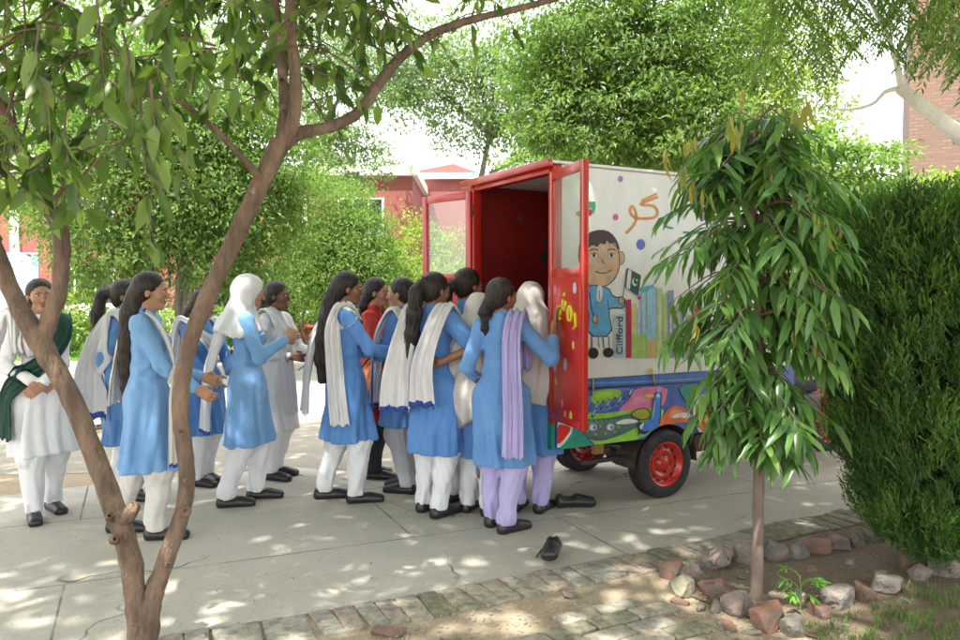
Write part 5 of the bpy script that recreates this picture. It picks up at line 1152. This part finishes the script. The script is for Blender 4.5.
tree('tree',base(470,27),10,[lob(425,85,27,(2.2,2,1.0),2600),lob(480,90,27,(2.6,2,1.8),6500),lob(400,60,27,(2.4,2,1.4),3500),lob(530,110,27,(2.4,2,1.8),6500),lob(500,35,28,(2.8,2,1.6),3400),lob(560,150,26,(1.5,1.5,1.0),2600),lob(590,60,28,(2.2,2,2),3200)],.5,.15,BARKG,PGR,'airy pale tree over the roof of the red hall',per=18,cr=.22)
tree('tree',base(635,12),6.5,[lob(600,120,12,(1.15,1.1,.8),5500),lob(660,90,12,(1.3,1.1,.9),6500),lob(620,50,12,(1.4,1.2,.8),6000),lob(690,130,11.6,(1.0,1,.7),4200),lob(560,70,12.3,(.9,.9,.7),3000),lob(700,40,12,(1.3,1.1,.9),5000),lob(580,10,12,(1.3,1.1,.8),3800),lob(670,-20,12,(1.6,1.2,.8),5000),lob(545,120,12.2,(.55,.6,.45),1200),lob(640,150,12.4,(1.0,.9,.35),2400)],.40,.105,BARK,MG,'dense mid-green tree with a brown trunk directly behind the cart',trunk_r=.14,per=22,cr=.22,tpath=[P(648,500,12),P(642,300,12),P(634,150,12),P(650,100,12),P(672,60,12)],tm=leaf_far(.36))
tree('tree',base(760,15),7,[lob(740,100,15,(1.2,1.2,1.1),3500),lob(780,60,15,(1.3,1.2,1.2),3500),lob(730,30,15,(1.4,1.2,1.1),3500),lob(715,160,14.5,(1.2,1,.7),3500),lob(800,120,15.5,(1.0,1,.8),2200)],.5,.10,BARKG,YG,'bright yellow-green tree between the cart and the brick tower',per=20,cr=.24)
for px,py,d,r,n,mm,lab in ((835,178,12,(1.1,1,.62),5500,SG,'bright leafy shrub showing over the conifer, left of the brick tower'),(950,192,12,(.55,.5,.28),1500,YG,'yellow-green shrub at the foot of the brick tower'),(780,190,13,(1.3,1,.9),4500,MG,'mid green shrub behind the young drooping tree'),(600,170,16,(1.8,1.2,.9),4500,SG,'light shrub mass showing just above the cart roof'),(75,312,19,(.75,.7,.65),2600,YG,'small round bright bush by the red wall at left'),(62,330,17.5,(.7,.6,.45),1800,SG,'low clipped round bush on the lawn edge at far left'),(152,328,16,(.9,.7,.5),2600,YG,'low clipped round bush behind the long-haired girls'),(214,326,17,(.8,.7,.5),2400,SG,'low clipped round bush behind the white headscarf'),(240,290,19,(1.5,1,1.0),5200,DGR,'dark bush behind the girl in plain white'),(20,440,9.5,(.35,.35,.25),700,DGR,'low dark plant at the yard edge behind the woman in white'),(103,425,8.6,(.22,.3,.32),700,MG,'little plant with orange blooms between the first two girls')):
    c=P(px,py,d); low=c.z-r[2]*.9; root=empty('bush',(c.x,c.y,0),label=lab,cat='shrub')
    w=NM()
    for k in range(6): w.tube([(0,0,0),(rng.normal()*.1,rng.normal()*.1,c.z*.4),(rng.normal()*.5*r[0],rng.normal()*.4*r[1],c.z)],[.03,.02,.008],5,4)
    w.build('stem',BARKG,root); nm=NM(); L_=[((0,0,c.z),r,n)]
    if low>.6: L_+= [((0,0,c.z*.55),(r[0]*1.05,r[1],c.z*.5),int(n*.9))]
    crown_leaves(nm,L_,.115 if d>8.7 else .06,leaf_far(.45),per=18,cr=.22); nm.build('foliage',mm,root,smooth=False)
# far tree line closing the horizon, one crown each
for i,(x,y,r,h) in enumerate(((-34,44,6,8),(-22,50,7,9),(-8,56,7,10),(6,54,7,9),(16,46,6,7),(24,38,6,7),(34,30,6,7),(33,18,5,6),(-34,22,5,6),(13.5,32,4,4.2),(-30,10,5,6))):
    lab=['behind the school block at far left','behind the school block','behind the gap in the roofs','behind the red hall','right of the red hall','far right beyond the tower','at the far right boundary','to the right of the brick tower','left of the school block','low between hall and tower','outside the frame on the left'][i]
    tree('tree',(x,y,0),h,[((x-r*.4,y,h*.75),(r*.6,r*.5,h*.28),2600),((x+r*.4,y,h*.7),(r*.6,r*.5,h*.28),2600),((x,y,h*.45),(r*.8,r*.5,h*.38),2600),((x,y,h*.95),(r*.5,r*.4,h*.2),1500)],.55,.34,BARKG,(MG,SG,PGR)[i%3],'distant tree '+lab,group='distant trees',trunk_r=.25,per=20)
# ---------------------------------------------------------------- near forked tree on the left
FT=leafmat('broad_leaves',[(.042,.085,.024),(.068,.125,.032),(.105,.17,.042),(.20,.27,.09),(.030,.064,.018)],.46,.33,(1.7,2.1,.6))
nt_=empty('forked_tree',G(140,652),label='forked tree with two leaning bare brown stems close to the camera at left',cat='tree'); nb=np.array(nt_.location)
TB=MATS['brown_bark']
tb=mat('tan_brown_bark',(.25,.17,.12),.85,(.12,.083,.062),11,.35,.62,stretch=(1.5,1.5,.4),bscale=48,bstr=1.0,bdist=.03,bstretch=(1,1,.35))
D0=3.15
def Q_(pts,d0,d1): return [np.array(P(x,y,d0+(d1-d0)*i/(len(pts)-1)))-nb for i,(x,y) in enumerate(pts)]
w=NM(); px_=lambda r,d:r*d/F
def limb(pts,rad,d0,d1,seg=12,n=6,rough=.05): 
    q=Q_(pts,d0,d1); k=np.linspace(d0,d1,len(q)); w.tube(q,[px_(r*.92,dd) for r,dd in zip(rad,k)],seg,n,rough); return q
limb([(145,700),(143,650),(136,600),(128,549),(104,480),(72,400),(40,342),(18,305),(0,262),(-22,200),(-40,120),(-60,20)],[19,15,12.5,12,11.5,10.5,11.5,9.5,9,8.5,7.5,6],D0,3.3)
limb([(40,350),(50,318),(60,285),(61,235),(50,208),(38,180),(20,150),(0,105),(-15,60),(-20,-20)],[9.5,9,8.5,8.5,8.5,7.5,7,7,6,4],3.25,3.2)
limb([(138,690),(146,640),(152,600),(166,560),(184,505),(186,460),(180,410),(188,350),(206,300),(234,240),(262,180),(281,142)],[16,13,11,9.5,8.8,9,9,9,9.3,9.8,10,11],D0-.02,3.45)
limb([(281,146),(284,110),(281,60),(277,20),(272,-60)],[8,5.5,5,4.5,3],3.45,3.7); limb([(281,146),(294,115),(295,70),(290,20),(294,-60)],[9,7,6.5,6,4],3.45,3.5)
limb([(279,148),(300,133),(330,127),(358,112),(378,85),(400,58),(430,35),(470,20),(520,8),(575,-8),(640,-40)],[9,7,6.2,6,6,5.5,5,4.2,3.4,2.8,2],3.45,4.3)
limb([(262,180),(235,150),(205,120),(175,100),(140,95)],[5,3.6,3,2.6,2],3.4,3.1,8); limb([(50,208),(62,190),(78,182),(95,160)],[4,2.5,2,1.4],3.2,3.1,8)
limb([(112,500),(122,520),(134,508),(133,503)],[7,8,7.5,1],3.2,3.15,10,4,.12)  # sawn stub
for x,y,r in ((185,512,6.5),(187,482,4),(114,540,5),(109,517,4),(181,430,3),(168,565,3.5)):   # knots
    w.tube([np.array(P(x,y,3.18))-nb,np.array(P(x,y,3.08))-nb,np.array(P(x,y-1,3.06))-nb],[px_(r,3.15),px_(r*.9,3.1),px_(r*.35,3.06)],9,3,.1)
w.build('trunk',tb,nt_)
lm=leaf_near(.44,.3,.3,.02); lm2=leaf_near(.36,.3,.35)
sp=NM(); tw_=NM()
def spray(c,n,size,tdir,anchor=None,tm=lm,L=.30):
    """a twig with leaves hanging along it"""
    c=np.array(c)-nb; t=tdir/np.linalg.norm(tdir); 
    q=[c,c+t*L*.4+rng.normal(size=3)*.015,c+t*L*.75+np.array([0,0,-.05]),c+t*L*.95+np.array([0,0,-.14])]
    tw_.tube(q,[.0045,.0035,.0025,.0012],4,3)
    if anchor is not None:
        a=np.array(anchor); mid=(a+c)/2+np.array([0,0,.10])+rng.normal(size=3)*.05; tw_.tube([a,mid,c],[.006,.0045,.003],5,4)
    s=rng.uniform(.1,1,n); qq=np.array(q); pos=np.stack([np.interp(s,[0,.4,.75,1],qq[:,i]) for i in range(3)],1)
    dv=t*.5+rdir(n)*.65+np.array([0,0,-.75]); up=rdir(n)*.8+np.array([0,0,.7])
    sp.add(*place(tm,pos,dv,up,size*rng.uniform(.65,1.2,n)))
anch=Q_([(-22,200),(20,150),(0,105),(-40,120),(-15,60)],3.3,3.2); anchR=Q_([(281,80),(294,100),(330,127),(378,85),(400,58),(430,35),(290,20)],3.5,3.9)
def fill(n,x0,x1,y0,y1,d0,d1,A,nl=9,size=.095,dens=None):
    k=0
    while k<n:
        x,y,d=rng.uniform(x0,x1),rng.uniform(y0,y1),rng.uniform(d0,d1)
        if dens and rng.random()>dens(x,y): continue
        k+=1; a=A[rng.integers(len(A))] if rng.random()<.16 else None
        spray(P(x,y,d),nl,size,rdir(1)[0]*[1,.7,.5],a)
fill(95,-60,240,-60,95,2.7,4.0,anch,9,.10)
fill(24,-40,175,90,170,2.6,3.6,anch,8,.10,lambda x,y:1-.5*(x>110))
fill(7,-20,75,165,215,2.8,3.4,anch,7,.095)
fill(66,225,400,-60,62,3.3,4.5,anchR,9,.095,lambda x,y:1-.4*(y>30)); fill(16,235,345,50,100,3.4,4.3,anchR,7,.09,lambda x,y:1 if abs(x-290)>14 else .3); fill(14,395,520,-40,20,3.8,4.8,anchR,7,.08)
for x,y,d in ((140,168,2.5),(66,178,2.6),(228,40,2.6),(150,150,2.4),(95,60,2.3),(122,100,2.35),(40,95,2.4),(160,60,2.4)): # hanging sprigs
    c=P(x,y-70,d); spray(c,11,.105,np.array([.1,0,-1.]),None,lm2,.26)
# overhead canopy above the frame: shades the yard
def canopy(n,x0,x1,y0,y1,z0,z1,nl=16,size=.15,hole=.0):
    N_=n; K=[(rng.uniform(x0,x1),rng.uniform(y0,y1),rng.uniform(z0,z1)) for _ in range(N_)]
    for (x,y,z) in K:
        zt=1.5+ (y if y>0 else 0)*.40+.35
        if z<zt: z=zt+abs(rng.normal())*.3
        if math.sin(x*2.1+1)*math.cos(y*1.7)>1-hole: continue
        c=np.array([x,y,z])-nb; p=c+rng.normal(size=(nl,3))*[.28,.28,.16]; sp.add(*place(leaf_far(.6),p,rdir(nl)+[0,0,-.4],rdir(nl)*.6+[0,0,1],size*rng.uniform(.7,1.2,nl)))
canopy(1900,-8.5,2.6,-4.5,5.6,4.6,7.6,nl=18,size=.19)
canopy(500,-5,2.6,2,6.4,4.4,6.0,nl=18,size=.17)
for e in ((-5.5,-1,5.6),(-3.4,-3,5.6),(-1,-2.2,5.8),(1.2,-.5,6),(1.6,3,5.4),(-5,3,5.2)): # limbs carrying it
    a=np.array(P(-60,20,3.3) if e[0]<-2 else P(294,-60,3.5))-nb; e=np.array(e)-nb; w2=NM(); w2.tube([a,(a+e)/2+[0,0,.2],e],[.05,.035,.012],8,5,.04); w2.build('limb',tb,nt_)
sp.build('crown',FT,nt_); tw_.build('twig',tb,nt_,kind='stuff')
# ---------------------------------------------------------------- neighbouring shade tree, right
sr=empty('shade_tree',(6.2,3.2,0),label='tree, bark coloured as if sunlit, leaning in at the top right with feathery hanging foliage',cat='tree'); nb2=np.array(sr.location)
LIT_BARK=mat('sunlit_white_bark',(.82,.81,.78),.8,(.66,.63,.58),5,bscale=18,bstr=.6,bdist=.02)  # near-white bark colour stands in for strong sunlight on the limb
w=NM(); w.tube([(0,0,0),(-.1,.2,1.2),np.array(P(1045,200,5.6))-nb2,np.array(P(975,146,5.6))-nb2,np.array(P(935,116,5.7))-nb2,np.array(P(900,88,5.8))-nb2],[.15,.12,.070,.060,.054,.042],10,6,.04)
w.tube([np.array(P(900,88,5.8))-nb2,np.array(P(885,92,5.8))-nb2,np.array(P(872,104,5.8))-nb2,np.array(P(845,110,5.9))-nb2,np.array(P(822,104,6))-nb2],[.022,.016,.012,.010,.007],7,4)
w.tube([np.array(P(902,90,5.8))-nb2,np.array(P(893,50,5.8))-nb2,np.array(P(870,0,5.9))-nb2,np.array(P(830,-60,6))-nb2],[.03,.02,.016,.012],7,5)
w.tube([(-.1,.2,1.2),(-.3,-.6,2.8),(-1.2,-1.2,4.2),(-2.4,-1.4,5)],[.12,.09,.06,.03],8,5)
w.tube([(0,0,1.0),(.2,.8,3),(-.8,1.4,4.6),(-2.0,1.2,5.2)],[.12,.09,.06,.03],8,5)
w.build('trunk',LIT_BARK,sr)
sp2=NM(); lf=leaf_far(.28)
def frond(c,nbl,L,size):
    """feathery compound leaf"""
    c=np.array(c)-nb2; a=rng.uniform(0,6.28); t=np.array([math.cos(a),math.sin(a),-.55-rng.random()*.7]); t/=np.linalg.norm(t); s=np.linspace(.15,1,nbl); p=c+t*L*s[:,None]+np.array([0,0,-.08])*(s**2)[:,None]
    sd=np.cross(t,[0,0,1.]); sd/=np.linalg.norm(sd)+1e-9
    for g_ in (-1,1): sp2.add(*place(lf,p,g_*sd+t*.7+rdir(nbl)*.2+[0,0,-.3],np.array([0,0,1.])+rdir(nbl)*.5,size*rng.uniform(.8,1.2,nbl)))
def dz(x): return 62+22*math.sin(x*.035)+14*math.sin(x*.11)
k=0
while k<650:
    x,y,d=rng.uniform(765,1080),rng.uniform(-70,105),rng.uniform(4.8,6.8)
    if y>dz(x)-(x<800)*20 or (x>885 and y>(x-885)*.72+22): continue
    k+=1; frond(P(x,y-12,d),9,.26,.065)
for _ in range(30): x=rng.uniform(925,1010); frond(P(x,rng.uniform(30,(x-885)*.72+10),rng.uniform(5.9,6.4)),9,.25,.065)
lf=leaf_far(.42)
for _ in range(1900):
    x,y=rng.uniform(.0,8.5),rng.uniform(-4,5.6); z=max(rng.uniform(4.6,7.4),1.5+max(y,0)*.42+.4); frond((x,y,z),9,.36,.155)
for _ in range(500):
    x,y=rng.uniform(2.5,8.5),rng.uniform(5,8.5); z=max(rng.uniform(4.4,6),1.5+max(y,0)*.42+.4); frond((x,y,z),9,.36,.155)
sp2.build('crown',leafmat('feathery',[(.05,.10,.028),(.08,.14,.035),(.12,.19,.05),(.20,.26,.10)],.4,.4),sr,smooth=False)
# ---------------------------------------------------------------- young drooping tree
mt=empty('young_tree',G(757,601),label='young tree with thin stem and long drooping leaves in front of the cart',cat='tree'); mb_=np.array(mt.location)
D3=mb_[1]; w=NM(); lv=NM(); lt=leaf_near(.22,.35,.34,.014)
stem=[P(757,640,D3),P(757,600,D3),P(758,520,D3),P(760,400,D3),P(757,280,D3),P(752,180,D3),P(756,120,D3)]; w.tube([np.array(q)-mb_ for q in stem],[.036,.032,.027,.022,.017,.011,.005],10,7,.05)
def half(y):   # crown half width in photo px at height y
    return np.interp(y,[95,120,160,200,260,330,400,440,480,500],[18,44,74,86,96,98,86,66,48,16])
nbr=172
for i in range(nbr):
    t=(i+.5)/nbr; y=rng.uniform(140,452)*.95+14 if i>18 else 118+i*3; hw=half(min(y+30,480))*D3/F; a=i*2.399+rng.normal()*.3; c=np.array(P(757,y,D3))-mb_
    rr=hw*rng.uniform(.45,.98); e=c+np.array([math.cos(a)*rr,math.sin(a)*rr,-.16*rr/.4+.05]); m_=(c+e)/2+[0,0,.07]
    w.tube([c,m_,e],[.006,.0045,.002],5,4)
    n=16; s=np.linspace(.16,1.05,n)
    p=(1-s)[:,None]**2*c+2*(s*(1-s))[:,None]*m_+(s**2)[:,None]*e; od=np.array([math.cos(a),math.sin(a),0]); sd=np.array([-od[1],od[0],0])
    al=np.where(np.arange(n)%2==0,1,-1)[:,None]; dv=od*.6+sd*al*.75+rdir(n)*.3+np.array([0,0,-.15-.75*rng.random()-.25*(y>250)]); up=np.array([0,0,1.])+rdir(n)*.35+od*.2
    lv.add(*place(lt,p,dv,up,rng.uniform(.10,.195,n)),int(rng.random()<.3))
# pale coppery new leaves near the top and at the tips
for x,y in ((682,175),(690,150),(770,178),(766,190),(800,120),(806,112),(730,125),(737,135),(706,200),(818,225),(775,245),(828,235),(695,190),(795,340),(780,265),(803,270),(742,100),(790,125),(815,355),(700,330),(840,235),(668,160)):
    n=4; c=np.array(P(x,y-10,D3-rng.uniform(.05,.4)))-mb_; lv.add(*place(lt,c+rng.normal(size=(n,3))*.012,rdir(n)*.16+[0,0,-1.],rdir(n),rng.uniform(.07,.13,n)),2)
w.build('trunk',mat('young_stem',(.20,.15,.12),.85,(.13,.095,.075),8,bscale=30,bstr=.5),mt)
lv.build('crown',[leafmat('drooping_dark',[(.062,.145,.050),(.088,.19,.06),(.118,.235,.068),(.17,.29,.08)],.28,.27),leafmat('drooping_mid',[(.06,.13,.035),(.09,.17,.04)],.35,.3),leafmat('coppery_new',[(.26,.24,.06),(.32,.25,.08),(.20,.25,.06),(.34,.27,.13)],.4,.35)],mt)
# ---------------------------------------------------------------- conifer
cf=empty('conifer',G(915,572),label='dense dark conifer bush with upright feathery sprays at the right edge',cat='conifer'); cb=np.array(cf.location); D4=cb[1]
w=NM(); 
for dx in (-.06,.0,.07): w.tube([(dx*.6,0,-.05),(dx,0,.2),(dx*2.5,.02,.5),(dx*4,0,1.2)],[.05,.04,.032,.015],8,5,.08)
for _ in range(50):
    z=rng.uniform(.35,1.6); a=rng.uniform(0,6.28); w.tube([(0,0,z),(math.cos(a)*.22,math.sin(a)*.22,z+.12),(math.cos(a)*.45,math.sin(a)*.45,z+.3)],[.012,.008,.003],4,3)
w.build('trunk',mat('conifer_bark',(.13,.095,.07),.9,(.07,.052,.04),9,stretch=(1,1,.2),bscale=30,bstr=.7,bdist=.015),cf)
nl=NM(); xs_=[(300,) for _ in ()]
K=950; z=rng.uniform(.17,2.0,K); th=rng.uniform(0,2*np.pi,K); prof=np.interp(z,[.15,.35,.7,1.2,1.6,1.9,2.0],[.12,.34,.50,.58,.62,.60,.50])
rr=prof*np.sqrt(rng.uniform(.35,1,K))*(1+.10*np.sin(3*th+z*3)); pc=np.stack([.07+.05*z+rr*np.cos(th)*1.05,rr*np.sin(th),z-.05],1); pod=np.stack([np.cos(th),np.sin(th),np.zeros(K)],1)
t8=leaf_far(.26)
for k in range(K):
    n=27; a0=pod[k]*rng.uniform(.15,.7)+np.array([0,0,1.])+rng.normal(size=3)*.15; pl=rng.uniform(.09,.18)
    c=pc[k]+rng.normal(size=(n,3))*[.03,.03,.03]; ax=a0+rng.normal(size=(n,3))*.30; ax/=np.linalg.norm(ax,axis=1)[:,None]; tone=0 if rng.random()<.62 else 1
    L2=pl*rng.uniform(.5,1.05,n)
    for j in range(9):
        s=j/9; p=c+ax*(L2*s)[:,None]; sdv=np.cross(ax,rdir(n)); dv=ax*(.9+.3*s)+sdv*(.65*(1-s*.5))*(1 if j%2 else -1); nl.add(*place(t8,p,dv,rdir(n),rng.uniform(.018,.040,n)),tone+(1 if j>6 and tone==1 else 0))
nrm=6000; z=rng.uniform(.3,1.95,nrm); th=rng.uniform(0,2*np.pi,nrm); rr=np.interp(z,[.2,.5,.8,1.2,1.6,1.9,2.0],[.12,.28,.42,.5,.55,.52,.4])*rng.uniform(.3,.85,nrm); nl.add(*place(leaf_far(.4),np.stack([.07+.05*z+rr*np.cos(th),rr*np.sin(th),z],1),rdir(nrm)+[0,0,1.],rdir(nrm),rng.uniform(.05,.10,nrm)),0)
nl.build('crown',[leafmat('conifer_sprays',[(.034,.090,.020),(.050,.118,.026),(.070,.145,.034)],.2,.55),leafmat('conifer_light',[(.070,.155,.032),(.095,.19,.04),(.12,.22,.05)],.25,.55),leafmat('conifer_tips',[(.12,.22,.04),(.16,.27,.06)],.35,.55)],cf,smooth=False)
# hedge row continuing off to the right
cf2=empty('conifer',(3.55,4.3,0),label='second conifer beyond the right edge of the frame',cat='conifer',group=None)
for o in cf.children: q=o.copy(); COL.objects.link(q); q.parent=cf2
cf2.rotation_euler=(0,0,2)
# seedling in the bed
sd=empty('seedling',G(800,612),label='small bright green seedling with cut leaves in the planting bed',cat='plant'); lv=NM()
w=NM(); w.tube([(0,0,0),(.005,0,.08),(0,.01,.17)],[.004,.003,.002],5,3)
for k in range(9):
    a=rng.uniform(0,6.28); z_=rng.uniform(.05,.17); e=np.array([math.cos(a)*.09,math.sin(a)*.09,z_+.04]); w.tube([(0,0,z_),e*[.5,.5,1],e],[.002,.0015,.001],4,2); n=7; dv=rdir(n)*.9+np.array([math.cos(a),math.sin(a),-.1]); lv.add(*place(leaf_near(.3,.2,.3),np.repeat([e],n,0)-np.array([math.cos(a),math.sin(a),0])*rng.uniform(0,.04,(n,1)),dv,np.repeat([[0,0,1.]],n,0)+rdir(n)*.3,rng.uniform(.03,.055,n)))
w.build('stem',leafmat('seedling_stem',[(.15,.25,.05),(.2,.3,.06)],.1),sd); lv.build('foliage',leafmat('seedling_green',[(.12,.28,.05),(.18,.36,.07)],.4),sd)
# orange blooms on the little plant
# ---------------------------------------------------------------- light, sky, camera
EL,AZ=62,0
sdir=Vector((-.42,-.62,0)).normalized()*math.cos(R(EL))+Vector((0,0,math.sin(R(EL))))
sun=bpy.data.lights.new('sun','SUN'); sun.energy=4.6; sun.angle=R(.8); sun.color=(1,.955,.87); so=bpy.data.objects.new('sun',sun); COL.objects.link(so); so.rotation_euler=(-sdir).to_track_quat('-Z','Y').to_euler()
wd_=bpy.data.worlds.new('World'); SC.world=wd_; wd_.use_nodes=True; nt=wd_.node_tree; bg=nt.nodes['Background']; sk=nt.nodes.new('ShaderNodeTexSky'); sk.sky_type='NISHITA'; sk.sun_disc=False; sk.sun_elevation=R(EL); sk.sun_rotation=math.atan2(sdir.x,sdir.y); sk.air_density=1.0; sk.dust_density=6.0; sk.ozone_density=1.0; sk.altitude=0
nt.links.new(mixc(nt,.55,sk.outputs[0],(11.6,11.5,11.3)),bg.inputs[0]); bg.inputs[1].default_value=.15
cam=bpy.data.cameras.new('camera'); co=bpy.data.objects.new('camera',cam); COL.objects.link(co); co.location=CAM; co.rotation_euler=(R(90)-PITCH,0,0); cam.sensor_width=36; cam.lens=F/960*36; cam.clip_end=500; SC.camera=co
cam.dof.use_dof=True; cam.dof.focus_distance=5.2; cam.dof.aperture_fstop=5.6
SC.view_settings.view_transform='Standard'; SC.view_settings.look='None'; SC.view_settings.gamma=1; SC.view_settings.use_curve_mapping=False; SC.view_settings.exposure=1.4
SC.render.engine='CYCLES'; cy=SC.cycles; cy.max_bounces=8; cy.diffuse_bounces=4; cy.transparent_max_bounces=12; cy.transmission_bounces=4
